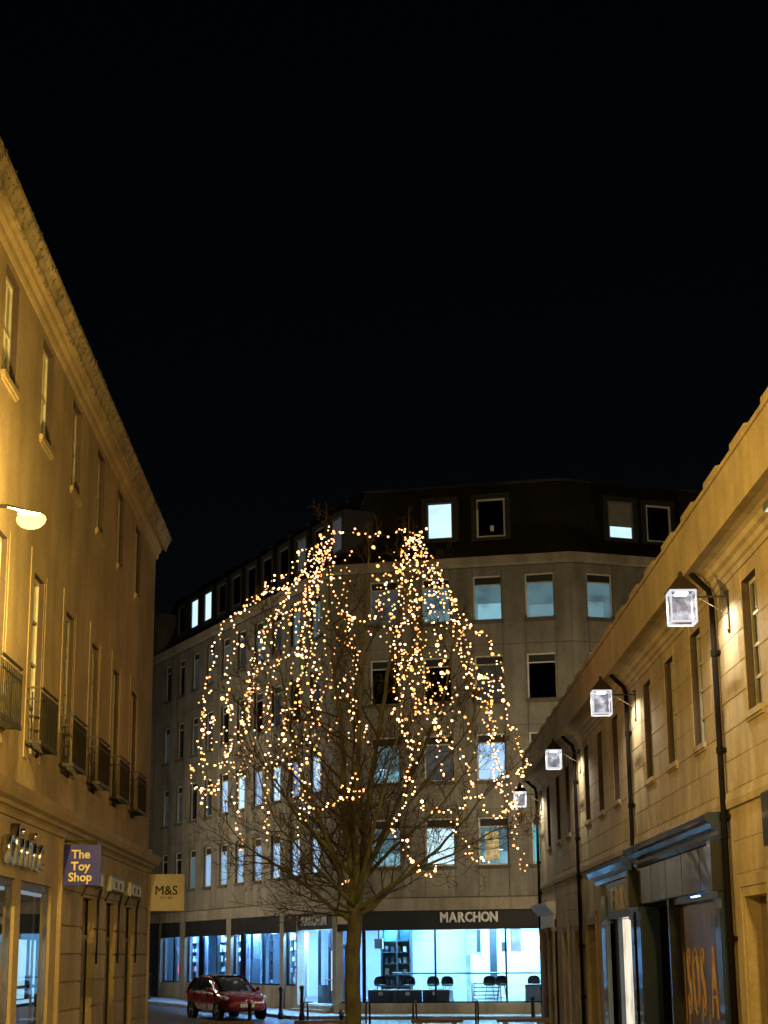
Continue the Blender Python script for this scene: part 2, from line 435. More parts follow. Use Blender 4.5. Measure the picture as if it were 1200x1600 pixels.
# string course
b = MB(s); b.ext([(-.1, 3.98), (.03, 4.0), (.05, 4.06), (.09, 4.1), (.13, 4.11), (.15, 4.16), (.23, 4.2), (.28, 4.3), (.3, 4.38), (-.1, 4.44)], -2, 43.3)
obj('string_course', b, M_left, lb, FL)
# ground floor
shop = [(26.4, 29.1, .3, 3.15), (22.9, 25.95, .3, 3.15), (19.4, 22.4, .3, 3.15)]
door = [(c - .74, c + .74, -.28, 3.1) for c in (33.11, 36.23, 39.35)]
b = MB(s); b.holes(-2, 29.5, -.3, 4.02, shop, .12); b.holes(29.5, 43, -.3, 4.02, door, .24)
obj('ground_floor_wall', b, M_left, lb, FL)
M_glow_panel = emit('added_glow_panel', (.42, .78, 1.0), 1.5, [(.3, (.25, .55, .8)), (.5, (.42, .78, 1.0)), (.7, (.6, .9, 1.0))], .9)  # glowing panel added behind the glass for its bright blue look
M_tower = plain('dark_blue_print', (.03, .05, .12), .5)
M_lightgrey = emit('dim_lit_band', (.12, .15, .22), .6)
for q in shop[:2]:
    f = MB(s); a0, a1, z0, z1 = q
    f.box(a0, a0 + .07, -.12, -.05, z0, z1); f.box(a1 - .07, a1, -.12, -.05, z0, z1); f.box(a0 + .07, a1 - .07, -.12, -.05, z1 - .11, z1); f.box(a0 + .07, a1 - .07, -.12, -.05, z0, z0 + .12)
    sw = obj('shop_window', f, M_greymetal, lb, FL)
    g = MB(s); g.face([(a0 + .07, -.085, z0 + .12), (a1 - .07, -.085, z0 + .12), (a1 - .07, -.085, z1 - .11), (a0 + .07, -.085, z1 - .11)]); obj('pane', g, M_glass, sw, FL)
    g = MB(s); g.box(a0 - .5, a1 + .4, -1.6, -1.5, -.3, 3.6); g.box(a1 + .4, a1 + .5, -1.5, -.13, -.3, 3.6); g.box(a0 - .5, a1 + .4, -1.5, -.13, 3.3, 3.4); g.box(a0 - .5, a1 + .4, -1.5, -.13, -.3, -.2); obj('inner_wall', g, M_room, sw, FL)
    g = MB(s); g.box(a0, a1 + .3, -.3, -.27, 1.32, 2.3); obj('added_glow_panel', g, M_glow_panel, sw, FL)
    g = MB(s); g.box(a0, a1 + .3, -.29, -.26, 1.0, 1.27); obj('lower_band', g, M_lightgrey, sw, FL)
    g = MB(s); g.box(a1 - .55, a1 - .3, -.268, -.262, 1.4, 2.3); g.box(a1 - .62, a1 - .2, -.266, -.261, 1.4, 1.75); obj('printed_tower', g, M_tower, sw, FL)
    g = MB(s); g.box(a0, a1 + .3, -.262, -.25, 1.55, 1.6); g.box(a0, a1 + .3, -.262, -.255, 1.38, 1.4); obj('dark_rail', g, M_black, sw, FL)
    g = MB(s); g.tube([(a1 - .42, -.2, .3), (a1 - .42, -.2, 3.05)], .02, 6); obj('hanging_pole', g, M_greymetal, sw, FL)
    g = MB(s); g.box(a0 + .1, a1 - .1, -.2, -.14, 2.98, 3.03); obj('light_strip', g, emit('pale_light_strip', (.5, .6, .75), .7), sw, FL)
for q in door:
    f = MB(s); a0, a1, z0, z1 = q
    f.box(a0, a1, -.6, -.12, z0, z1); dr = obj('doorway', f, M_room, lb, FL)
    f = MB(s); f.box(a0, a0 + .06, -.118, -.08, z0, z1); f.box(a1 - .06, a1, -.118, -.08, z0, z1); f.box(a0 + .06, a1 - .06, -.118, -.08, 2.35, 2.43); obj('door_frame', f, M_black, dr, FL)
    f = MB(s); f.box(a0 + .06, a1 - .06, -.117, -.10, z0, 2.35); obj('door_leaf', f, M_black, dr, FL)
    f = MB(s); f.box(a0 + .06, a1 - .06, -.117, -.105, 2.43, z1); obj('fanlight', f, M_glassdark, dr, FL)
zc = [-.28 + .47 * k for k in range(8)]; zc[-1] = 3.12
blocks(lb, FL, s, M_leftb, 29.85, 43.0, zc, 5.0, [(d[0] - .0, d[1] + .0, -1, 4) for d in door], proud=.035, gap=.012, name='rustic_block')
blocks(lb, FL, s, M_leftb, 29.85, 43.0, [3.14, 3.95], 3.12, [], proud=.03, gap=.01, name='frieze_block')
b = MB(s); b.box(29.72, 29.84, 0, .07, -.3, 3.97); obj('pilaster_edge', b, M_left, lb, FL)
b = MB(s); b.tube([(42.8, .05, -.3), (42.8, .05, 3.97)], .05, 8); b.box(42.7, 42.9, 0, .1, 4.5, 4.55); obj('corner_pipe', b, M_left, lb, FL, smooth=True)
# balconies
rail_b = MB(s); rail_b.tube([(0, 0, 0), (0, 0, .74)], .011, 4); ME_bal = rail_b.mesh('baluster', M_iron)
for c in cent:
    if c < 15: continue
    W2, D, z0, z1 = .74, .24, 5.2, 6.02
    f = MB(s)
    f.box(c - W2, c + W2, D - .02, D + .015, z1 - .03, z1); f.box(c - W2, c - W2 + .025, 0, D - .02, z1 - .03, z1); f.box(c + W2 - .025, c + W2, 0, D - .02, z1 - .03, z1)
    bal = obj('balcony', f, M_iron, lb, FL)
    f = MB(s); f.box(c - W2, c + W2, D - .012, D + .008, z1 - .2, z1 - .175); f.box(c - W2, c - W2 + .018, 0, D - .013, z1 - .2, z1 - .175); f.box(c + W2 - .018, c + W2, 0, D - .013, z1 - .2, z1 - .175); obj('lower_rail', f, M_iron, bal, FL)
    f = MB(s)
    f.box(c - W2 - .02, c + W2 + .02, .0, .025, z0 - .06, z0); f.box(c - W2 - .02, c + W2 + .02, D - .02, D + .02, z0 - .06, z0)
    for k in range(7):
        x = c - W2 + k * (2 * W2 - .03) / 6; f.box(x, x + .035, .025, D - .02, z0 - .045, z0 - .01)
    obj('balcony_floor', f, M_iron, bal, FL)
    for k in range(12): put('baluster', ME_bal, bal, FL @ T(c - W2 + .012 + k * (2 * W2 - .024) / 11, D * s, z0))
    for x in (c - W2 + .012, c + W2 - .012): put('baluster', ME_bal, bal, FL @ T(x, .1 * s, z0))
# folded awnings over the three doorways
for c in (33.11, 36.23, 39.35):
    f = MB(s); a0, a1 = c - 1.02, c + 1.0
    f.box(a0, a1, .0, .17, 3.56, 3.6); f.box(a0, a0 + .05, .0, .165, 3.3, 3.56); f.box(a1 - .05, a1, .0, .165, 3.3, 3.56)
    aw = obj('awning', f, M_greymetal, lb, FL)
    f = MB(s); f.box(a0 + .05, a1 - .05, .02, .16, 3.34, 3.558); obj('valance', f, M_wframe, aw, FL)
    for u in (.35, .7):
        f = MB(s); f.box(a0 + u * 2 - .07, a0 + u * 2 + .07, .161, .18, 3.38, 3.5); obj('emblem', f, M_black, aw, FL)
    for x, q in ((a1 + .02, 1), (a0 + .08, 1)):
        f = MB(s)
        if x > c: f.tube([(x, .15, 3.42), (x - .02, .1, 3.22), (x + .03, .06, 3.05), (x + .06, .05, 2.6), (x + .02, .05, 1.9)], .026, 6)
        else: f.tube([(x, .14, 3.32), (x - .1, .1, 3.2), (x - .16, .06, 3.1)], .02, 6)
        obj('folding_arm', f, M_iron, aw, FL, smooth=True)
# raised shop lettering and hanging signs
fas = empty('shop_lettering', FL @ T(26, 0, 3.6), 'raised chrome shop letters fixed to the stone frieze above the lit shop windows', 'sign')
for ch, t in zip('clinic', (24.85, 25.38, 25.8, 26.33, 26.85, 27.35)):
    text('letter', ch, .82, upright(FL, t, .07, 3.58, s, False), M_chrome, fas, .055, .012)
def hanging_sign(name, F, t, o0, o1, z0, z1, label, mat, rows, bz):
    M = F @ T(t, 0, (z0 + z1) / 2)
    r = empty(name, M, label, 'sign')
    f = MB(s); f.box(t - .025, t + .025, o0, o1, z0, z1); obj('board', f, mat, r, F)
    if bz:
        f = MB(s); f.tube([(t, 0, bz), (t, o1 + .05, bz)], .014, 6); f.tube([(t, .012, bz - .25), (t, .012, bz + .2)], .02, 6)
        obj('bracket', f, M_iron, r, F)
        for o in (o0 + .08, o1 - .08):
            f = MB(s); f.tube([(t, o, z1), (t, o, bz)], .008, 4); obj('hanger', f, M_iron, r, F)
    B = Matrix.Identity(4)
    # faces the camera: reading from the wall outwards
    xx, yy, zz = Vector((0, s, 0)), Vector((0, 0, 1)), Vector((-1, 0, 0))
    for i in range(3): B[i][0], B[i][1], B[i][2] = xx[i], yy[i], zz[i]
    for body, dz, size, mm, bold in rows:
        B2 = B.copy(); B2.translation = (t - .027, (o0 + o1) / 2 * s, (z0 + z1) / 2 + dz)
        text('lettering', body, size, F @ B2, mm, r, .002, bold)
    return r
M_toy = plain('violet_blue_sign_paint', (.022, .025, .30), .5)
M_cream = plain('cream_sign_paint', (.85, .72, .42), .6)
M_ms = plain('beige_sign_paint', (.62, .54, .43), .6, var=.06)
M_ink = plain('black_sign_ink', (.02, .02, .02), .6)
hanging_sign('hanging_sign', FL, 29.8, .02, .7, 3.2, 3.87, 'violet hanging sign reading The Toy Shop on an iron bracket', M_toy,
             [('The', .17, .2, M_cream, .006), ('Toy', -.03, .2, M_cream, .006), ('Shop', -.21, .2, M_cream, .006)], 3.93)
hanging_sign('hanging_sign', FL, 42.9, .03, .9, 3.1, 3.97, 'square beige projecting sign reading M&S at the corner of the terrace', M_ms,
             [('M&S', .04, .3, M_ink, .005), ('EST. 1884', -.13, .075, M_ink, 0)], None)

# ------------------------------------------------------------------ building along the east side of the street
FR = frame((5.2 * .87, 0), (0, 1), .87, .26)
s = 1
rb = empty('stone_shop_row', FR @ T(60, 0, -.3), 'two storey honey stone shop row with plain parapet and black shopfronts', 'building')
wc = [18.4, 21.3, 24.2, 28.65, 31.45, 34.2, 39.25, 42.2, 45.1, 50.05, 53.0, 56.2]
hw = [(c - .5, c + .5, 5.32, 7.23) for c in wc]
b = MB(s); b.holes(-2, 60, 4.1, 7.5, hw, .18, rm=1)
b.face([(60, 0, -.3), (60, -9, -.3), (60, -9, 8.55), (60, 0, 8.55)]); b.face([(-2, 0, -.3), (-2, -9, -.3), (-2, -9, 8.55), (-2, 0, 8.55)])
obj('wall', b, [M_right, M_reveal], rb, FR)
M_wred = plain('weathered_sash_frame', (.36, .30, .25), .5)
for c in wc:
    window(rb, FR, s, c, 5.32, 1.0, 1.91, M_glassdark, (.34, .67), (.26, .5, .74), .055, o=-.115, frame_mat=M_wframe_cream, sill=.06, sill_mat=M_right, back=M_dim if c > 55 else M_room)
zc = [4.36 + .44 * k for k in range(8)]; zc[-1] = 7.44
blocks(rb, FR, s, M_rightb, 20.0, 52.0, zc, 1.0, hw, limit=290, proud=.007, gap=.005)
b = MB(s); b.ext([(-.2, 7.40), (.03, 7.43), (.05, 7.5), (.09, 7.52), (.11, 7.6), (.17, 7.63), (.2, 7.7), (.26, 7.73), (.46, 7.76), (.46, 7.9), (-.2, 7.9)], -2, 60.1)
obj('cornice', b, M_soff, rb, FR)
b = MB(s); b.box(-2, 60.15, .1, .5, 7.745, 8.5); b.box(-2, 60.2, -.3, .53, 8.502, 8.57); obj('parapet', b, M_rightc, rb, FR)
me = None
for k in range(20):
    t = 19.55 + 2.03 * k
    if me is None:
        q = MB(s); q.box(.06, 1.06, -.25, .48, 0, .14); q.box(.1, 1.02, -.2, .44, .142, .16); me = q.mesh('coping_block', M_rightc)
    put('coping_block', me, rb, FR @ T(t, 0, 8.574))
b = MB(s); b.face([(-2, -.3, 8.5), (60, -.3, 8.5), (60, -4.5, 10.2), (-2, -4.5, 10.2)]); obj('roof', b, M_roof, rb, FR)
b = MB(s); b.ext([(-.1, 4.08), (.05, 4.1), (.06, 4.2), (.04, 4.33), (-.1, 4.35)], -2, 60.05); obj('string_course', b, M_right, rb, FR)
# rainwater pipes with hoppers
for t in (16.2, 26.55, 36.6, 47.2, 59.6):
    f = MB(s); f.tube([(t, .09, 7.36), (t, .09, .0)], .046, 8); pp = obj('drainpipe', f, M_pipe, rb, FR, smooth=True)
    f = MB(s); f.tube([(t - .15, .42, 7.74), (t - .12, .3, 7.62), (t - .03, .14, 7.5), (t, .09, 7.34)], .048, 8); obj('swan_neck', f, M_pipe, pp, FR, smooth=True)
    for z in (6.5, 5.0, 4.0, 2.2, .9):
        f = MB(s); f.tube([(t, .09, z - .05), (t, .09, z + .05)], .06, 8); f.box(t - .1, t + .1, .005, .05, z - .03, z + .03); obj('pipe_collar', f, M_pipe, pp, FR, smooth=False)
    f = MB(s); f.tube([(t + .14, .03, 4.05 if t > 30 else 3.9), (t + .14, .03, .0)], .022, 6); obj('conduit', f, M_greypipe, pp, FR, smooth=True)
# ground floor wall and stone doorways
op = [(24.15, 25.66, -.3, 2.78), (21.0, 22.6, -.3, 2.78), (27.0, 36.0, -.3, 3.6), (37.2, 41.6, -.3, 3.5), (44.3, 46.2, -.3, 2.72), (48.1, 49.2, -.3, 2.6), (51.3, 52.5, -.3, 2.6), (55.2, 56.6, -.3, 2.75), (57.3, 58.7, -.3, 2.75)]
b = MB(s); b.holes(-2, 60, -.3, 4.1, op, .22); obj('ground_floor_wall', b, M_right, rb, FR)
M_panel = plain('brown_door_panel', (.14, .10, .065), .6)
for a0, a1, z0, z1 in [o_ for o_ in op if o_[0] not in (27.0, 37.2)]:
    f = MB(s); f.box(a0, a1, -.3, -.2, z0, z1); d = obj('doorway', f, M_panel, rb, FR)
    f = MB(s)
    for k, (e0, e1, oo) in enumerate(((0, .14, .03), (.14, .3, .055))):
        f.box(a0 - e1, a0 - e0, -.003, oo, -.3, z1 + e0); f.box(a1 + e0, a1 + e1, -.003, oo, -.3, z1 + e0); f.box(a0 - e1, a1 + e1, -.003, oo + .001, z1 + e0 + .001, z1 + e1)
    obj('architrave', f, M_right, d, FR)
    f = MB(s); f.box(a0 + .12, a1 - .12, -.199, -.18, 1.9, z1 - .15); f.box(a0 + .12, a1 - .12, -.199, -.18, .2, 1.7); obj('door_panel', f, M_panel, d, FR)
blocks(rb, FR, s, M_rightb, 22.4, 26.4, [2.2, 2.62, 3.12, 3.6, 4.06], .62, [(23.8, 26.0, 0, 3.1)], proud=.007, gap=.005)
blocks(rb, FR, s, M_rightb, 46.5, 54.6, [2.75, 3.2, 3.65, 4.06], .9, [], proud=.007, gap=.005)
# big black shopfront
f = MB(s); f.ext([(-.05, 3.66), (.1, 3.68), (.16, 3.74), (.17, 3.8), (.26, 3.84), (.3, 3.92), (.36, 3.95), (.38, 4.04), (.33, 4.07), (-.05, 4.09)], 26.66, 36.12)
sf = obj('shopfront', f, M_navy, rb, FR)
for k in range(5):
    x = 27.0 + k * 1.8
    f = MB(s); f.box(x + .03, x + 1.77, .0, .1, 2.97, 3.655); obj('fascia_panel', f, M_blackfas, sf, FR)
f = MB(s); f.box(26.9, 36.1, -.02, .06, 2.955, 3.65); f.box(26.68, 26.98, -.02, .3, 2.9, 3.655); f.box(36.02, 36.3, -.02, .3, 2.9, 3.655); obj('fascia_backing', f, M_black, sf, FR)
for a0, a1 in ((26.75, 27.35), (35.3, 36.05)):
    f = MB(s); f.box(a0, a1, -.2, .16, -.28, 2.8); f.box(a0 - .03, a1 + .03, -.2, .22, 2.8, 2.9); f.box(a0 + .1, a1 - .1, .16, .175, .2, 2.65); obj('pilaster', f, M_navy, sf, FR)
f = MB(s); f.box(27.35, 35.3, -.22, -.16, -.28, .35); f.box(32.45, 32.6, -.22, .06, .35, 2.95); f.box(27.35, 32.45, -.2, -.02, 2.84, 2.952); obj('window_frame', f, M_black, sf, FR)
f = MB(s); f.box(32.6, 35.3, -1.0, -.95, -.28, 2.95); f.box(32.6, 35.3, -.95, -.2, 2.9, 2.95); obj('recess', f, M_room, sf, FR)
# printed window poster: bronze photograph with looping gold letters
a = NT('poster_print')
w1 = a.ramp(a.noise(1.6, 5, (1, 1.6, .5), .6), [(.3, (.012, .008, .006)), (.45, (.06, .03, .015)), (.55, (.13, .07, .03)), (.66, (.04, .03, .06)), (.8, (.10, .08, .14))])
a.link(w1, a.b.inputs['Base Color']); a.b.inputs['Roughness'].default_value = .35; M_poster = a.m
M_gold = plain('gold_print', (.5, .32, .15), .45)
f = MB(s); f.box(27.4, 32.42, -.16, -.14, .35, 2.84); po = obj('window_poster', f, M_poster, sf, FR)
for ch, t in zip('SOSAA', (31.7, 31.0, 30.3, 29.3, 28.4)):
    text('printed_letter', ch, 1.0, upright(FR, t, -.135, 1.45, s, True), M_gold, po, .001, 0, .85, 'CENTER', 1.6, .018)
for t, z0, z1 in ((32.2, .5, 2.0), (31.9, .36, 1.2), (30.6, .36, 1.0), (29.9, .4, 1.0), (28.0, .5, 2.4), (28.6, 1.9, 2.6)):
    f = MB(s); f.box(t - .05, t + .05, -.1385, -.137, z0, z1); obj('printed_streak', f, M_gold, po, FR)
M_ledblue = emit('blue_led', (.16, .42, 1.0), 22)
f = MB(s); f.box(28.2, 28.9, .22, .25, 2.87, 2.885); obj('light_bar', f, M_ledblue, sf, FR)
# narrow blue-grey shopfront
f = MB(s); f.ext([(-.05, 3.58), (.1, 3.6), (.16, 3.68), (.28, 3.76), (.34, 3.86), (.36, 3.94), (-.05, 3.96)], 36.6, 43.15)
s2 = obj('shopfront', f, M_bluegrey, rb, FR)
f = MB(s); f.box(37.15, 41.65, -.1, .04, 2.76, 3.575); f.box(37.15, 41.65, .04, .07, 2.76, 2.83); f.box(37.15, 41.65, .04, .07, 3.5, 3.575); obj('fascia', f, M_bluegrey, s2, FR)
for ch, t in zip('FRK', (40.35, 39.55, 38.75)): text('letter', ch, .72, upright(FR, t, .06, 3.16, s, True), M_wframe_cream, s2, .02, .012, 1.25)
for a0, a1 in ((36.7, 37.2), (41.6, 42.4)):
    f = MB(s); f.box(a0, a1, -.2, .1, -.28, 3.3); f.box(a0 - .03, a1 + .03, -.2, .15, 2.68, 2.75); f.box(a0 + .1, a1 - .1, .1, .115, .1, 2.6); obj('pilaster', f, M_bluegrey, s2, FR)
M_litdoor = emit('lit_shop_interior', (1.0, .88, .68), 1.0, [(.3, (.55, .48, .36)), (.5, (1.0, .88, .68)), (.7, (1, .95, .8))], 2.5, (1, 1, .6))
f = MB(s); f.box(37.2, 41.6, -.24, -.2, -.28, 2.76); obj('lit_interior', f, M_litdoor, s2, FR)
f = MB(s); f.box(40.9, 41.6, -.2, -.1, -.28, 2.76); f.box(39.0, 39.08, -.2, -.14, -.28, 2.76); obj('door_frame', f, M_bluegrey, s2, FR)
# painted doorcase at the far corner
f = MB(s); f.ext([(-.05, 3.2), (.1, 3.22), (.14, 3.3), (.22, 3.36), (.3, 3.46), (.34, 3.56), (-.05, 3.6)], 54.8, 60.2)
dc = obj('doorcase', f, M_white, rb, FR)
f = MB(s); f.box(54.9, 60.1, -.01, .09, 2.82, 3.21); obj('frieze', f, M_white, dc, FR)
for a0 in (54.9, 56.75, 59.2):
    f = MB(s); f.box(a0, a0 + .45, -.01, .11, -.28, 2.8); f.box(a0 - .04, a0 + .49, -.01, .15, 2.68, 2.818); obj('pilaster', f, M_rightc, dc, FR)

# lanterns on brackets
M_lantern_roof = plain('lantern_copper_roof', (.03, .022, .02), .6)
a = NT('lantern_glass'); a.n.remove(a.b)
tr_ = a.n.new('ShaderNodeBsdfTransparent'); tr_.inputs[0].default_value = (.8, .8, .82, 1)
em_ = a.n.new('ShaderNodeEmission'); a.link(a.ramp(a.noise(5, 4), [(.36, (.03, .03, .035)), (.52, (.10, .10, .12)), (.70, (.42, .42, .45))]), em_.inputs[0])
ad_ = a.n.new('ShaderNodeAddShader'); a.link(tr_.outputs[0], ad_.inputs[0]); a.link(em_.outputs[0], ad_.inputs[1]); a.link(ad_.outputs[0], a.out.inputs[0])
M_lglass = a.m; M_lglass.cycles.emission_sampling = 'NONE'
M_led = emit('led_module', (1, .97, .9), 10)
M_lframe = emit('lit_white_lantern_bar', (.9, .93, 1), .8)
P_LANTERN = 800
lab = ['white lit glass wall lantern nearest the big black shopfront cornice', 'white lit glass wall lantern hung above the narrow blue-grey shopfront',
       'white lit glass wall lantern beyond the narrow blue-grey shopfront', 'small lit glass wall lantern beside the fairy lights at the far corner']
first = None
def lantern_build(M):
    r = empty('wall_lantern', M, None, 'lantern', 'lanterns on brackets along the shop row')
    o0, w, z0, z1 = .72, .2, -.26, .24
    f = MB(); f.box(-.035, .035, 0, .03, -.33, .22); f.lathe([(.0, -.04), (.05, -.02), (.05, .02), (.0, .04)], (0, .02, .23), 8); f.lathe([(.0, -.05), (.03, -.02), (.035, .02), (.0, .03)], (0, .02, -.36), 8); obj('wall_plate', f, M_iron, r, M)
    f = MB(); f.tube([(0, .02, .16), (0, o0 - w, .16)], .016, 6); obj('bracket_arm', f, M_iron, r, M)
    f = MB(); f.tube([(0, .02, -.12), (0, o0 - w - .05, .15)], .006, 4); obj('stay_wire', f, M_greypipe, r, M)
    f = MB()
    for sx in (-1, 1):
        for so in (-1, 1):
            x, o = sx * (w - .012), o0 + so * (w - .012); f.box(x - .012, x + .012, o - .012, o + .012, z0, z1)
    for z in (z0, z1 - .03):
        for sx in (-1, 1):
            f.box(sx * (w - .012) - .01, sx * (w - .012) + .01, o0 - w + .024, o0 + w - .024, z, z + .03); f.box(-w + .024, w - .024, o0 + sx * (w - .012) - .01, o0 + sx * (w - .012) + .01, z, z + .03)
    obj('lantern_cage', f, M_lframe, r, M)
    f = MB()
    for sx in (-1, 1):
        f.box(sx * (w - .03) - .003, sx * (w - .03) + .003, o0 - w + .034, o0 + w - .034, z0 + .03, z1 - .03); f.box(-w + .034, w - .034, o0 + sx * (w - .03) - .003, o0 + sx * (w - .03) + .003, z0 + .03, z1 - .03)
    obj('lantern_glass', f, M_lglass, r, M)
    f = MB()
    e = w + .03
    for (x0, q0), (x1, q1) in zip(((-e, -e), (e, -e), (e, e), (-e, e)), ((e, -e), (e, e), (-e, e), (-e, -e))):
        f.face([(x0, o0 + q0, z1), (x1, o0 + q1, z1), (x1 * .12, o0 + q1 * .12, z1 + .25), (x0 * .12, o0 + q0 * .12, z1 + .25)])
    f.face([(-e, o0 - e, z1 + .001), (e, o0 - e, z1 + .001), (e, o0 + e, z1 + .001), (-e, o0 + e, z1 + .001)])
    f.lathe([(.03, 0), (.045, .03), (.02, .07), (.0, .08)], (0, o0, z1 + .24), 8)
    obj('lantern_roof', f, M_lantern_roof, r, M)
    f = MB(); f.box(-.09, .09, o0 - .09, o0 + .09, z1 - .05, z1 - .02); obj('lamp_module', f, M_led, r, M)
    return r
def lantern_light(M):
    ld = bpy.data.lights.new('lantern_lamp', 'SPOT'); ld.energy = P_LANTERN; ld.color = (1.0, .9, .66); ld.shadow_soft_size = .06; ld.spot_size = R(165); ld.spot_blend = .35
    lo = bpy.data.objects.new('lantern_lamp', ld); COL.objects.link(lo); lo.matrix_basis = M @ T(0, .72, .2)
def copy_tree(o, M):
    rel = {}
    c = o.copy(); COL.objects.link(c); setm(c, M, None)
    for ch in o.children:
        k = ch.copy(); COL.objects.link(k); k.parent = c
    return c
for k, t in enumerate((25.63, 35.77, 46.45, 58.6)):
    M = FR @ T(t, 0, 7.05)
    if k == 0: first = r = lantern_build(M)
    else: r = copy_tree(first, M)
    r['label'] = lab[k]; lantern_light(M)
# black box sign edge-on and a small floodlight under the cornice
sg = empty('box_sign', FR @ T(23.2, 0, 3.7), 'plain black box sign jutting from the stone wall beyond the drainpipe', 'sign')
f = MB(s); f.box(21.2, 23.35, .03, .2, 3.36, 4.06); obj('sign_box', f, M_black, sg, FR)
f = MB(s); f.box(22.0, 22.1, -.02, .03, 3.5, 3.9); obj('bracket', f, M_iron, sg, FR)
fl = empty('floodlight', FR @ T(20.1, .1, 7.2), 'small pale floodlight tucked under the parapet cornice', 'light')
f = MB(s); f.box(20.0, 20.33, .42, .6, 7.18, 7.27); obj('housing', f, M_greymetal, fl, FR)
M_floodlens = emit('flood_lens', (.6, .85, .6), 1.0)
f = MB(s); f.box(20.03, 20.3, .44, .58, 7.165, 7.18); f.box(20.331, 20.34, .44, .58, 7.19, 7.26); obj('lens', f, M_floodlens, fl, FR)

# ------------------------------------------------------------------ office building across the end of the street
ob = empty('office_block', T(K.x, K.y, 0), 'large grey stone office block with dark mansard and bright blue shop across the street end', 'building')
FL4 = [4.02, 7.1, 10.1, 13.1, 16.04]
def facade(F, s, L, cols, w, rows, h, states):
    hs = [(c - w / 2, c + w / 2, z, z + h) for c in cols for z in rows]
    b = MB(s); b.holes(0, L, 3.98, 16.05, hs, .16, -.03); obj('facade_backing', b, M_farb, ob, F)
    edges = [0] + [e for c in cols for e in (c - w / 2, c + w / 2)] + [L]
    cache = {}
    def panel(t0, t1, z0, z1):
        if t1 - t0 < .1 or z1 - z0 < .1: return
        key = (round(t1 - t0, 2), round(z1 - z0, 2))
        if key not in cache:
            q = MB(s); g = .012; q.box(g, t1 - t0 - g, -.05, 0, g, z1 - z0 - g); cache[key] = q.mesh('cladding_panel', M_far)
        put('cladding_panel', cache[key], ob, F @ T(t0, random.uniform(-.004, .004), z0))
    for i in range(0, len(edges), 2):
        for za, zb in zip(FL4, FL4[1:]): panel(edges[i], edges[i + 1], za, zb)
    for ci, c in enumerate(cols):
        for ri, z in enumerate(rows):
            panel(c - w / 2, c + w / 2, FL4[ri], z); panel(c - w / 2, c + w / 2, z + h, FL4[ri + 1])
            st = states[ri][ci]
            if st == 'x': st = random.choice(('dark', 'dim', 'd', 'dimblue', 'dark'))
            if st == 'blue': st = random.choice(('blue', 'bluea', 'blueb'))
            if st in ('tealb', 'teal', 'dimblue', 'cyan'):
                hi, lo_ = {'tealb': ('tealb', 'teal'), 'teal': ('teal2', 'teal'), 'dimblue': ('dimblue', 'dim'), 'cyan': ('cyan', 'cyan')}[st]
                window(ob, F, s, c, z, w, h, M_glass, (), (), .06, o=-.1, transom=.26, frame_mat=M_wframe, sill=.06, sill_mat=M_farb, back=(M_lit[hi], M_lit[lo_], random.choice((.35, .45, .55)), random.choice((0, .3, .6)) if st == 'tealb' else 0))
            elif st in M_lit: window(ob, F, s, c, z, w, h, M_lit[st], (), (), .06, o=-.1, transom=.26, frame_mat=M_wframe, sill=.06, sill_mat=M_farb)
            else: window(ob, F, s, c, z, w, h, M_glassdark, (), (), .06, o=-.1, transom=.26, frame_mat=M_wframe, sill=.06, sill_mat=M_farb, back=M_dim if st == 'd' else M_room)
wcols = [2.05 + 2.06 * k for k in range(10)]
facade(FW, 1, WL, wcols, 1.0, [5.0, 8.03, 11.0, 14.0], 1.72, [
    ['blue', 'blue', 'blue', 'blue', 'blue', 'blue', 'blue', 'teal', 'd', 'd'],
    ['blue', 'blue', 'blue', 'blue', 'blue', 'blue', 'dimblue', 'd', 'dimblue', 'dimblue'],
    ['x', 'd', 'x', 'd', 'x', 'd', 'x', 'x', 'x', 'dimblue'],
    ['tealb', 'tealb', 'dimblue', 'teal', 'dimblue', 'dim', 'dim', 'dimblue', 'x', 'd']])
facade(FA, -1, AL_, [1.87, 3.87, 5.82, 7.77], 1.1, [5.12, 8.13, 11.02, 14.02], 1.7, [
    ['tealb', 'white', 'tealb', 'cyan'], ['tealb', 'dim', 'blue', 'dimblue'], ['d', 'x', 'x', 'x'], ['dim', 'teal', 'tealb', 'teal']])
facade(FB, -1, BL, [1.2, 3.6, 6.0, 8.4], 1.06, [5.12, 8.13, 11.02, 14.0], 1.7, [
    ['x', 'd', 'x', 'd'], ['d', 'x', 'd', 'x'], ['x', 'x', 'd', 'x'], ['teal', 'x', 'd', 'x']])
# things on the sills and a gold picture seen in two of the lit windows
M_goldpic = plain('golden_picture', (.55, .36, .1), .5)
f = MB(-1); f.box(5.5, 6.0, -.12, -.105, 5.3, 6.3); obj('gold_picture', f, emit('lit_gold_picture', (.75, .5, .16), .7, [(.35, (.3, .2, .08)), (.6, (.8, .6, .25))], 5), ob, FA)
b = MB(); band(b, -.03, 16.05, -.22, 16.12); band(b, -.22, 16.12, -.26, 16.4); band(b, -.26, 16.4, .2, 16.42); obj('cornice', b, M_farband, ob, T(0, 0, 0))
b = MB(); band(b, .15, 16.4, 1.6, 19.6); band(b, 1.5, 19.6, 1.5, 19.72); band(b, 1.5, 19.72, 7, 20.2); obj('mansard_roof', b, M_slate, ob, T(0, 0, 0))
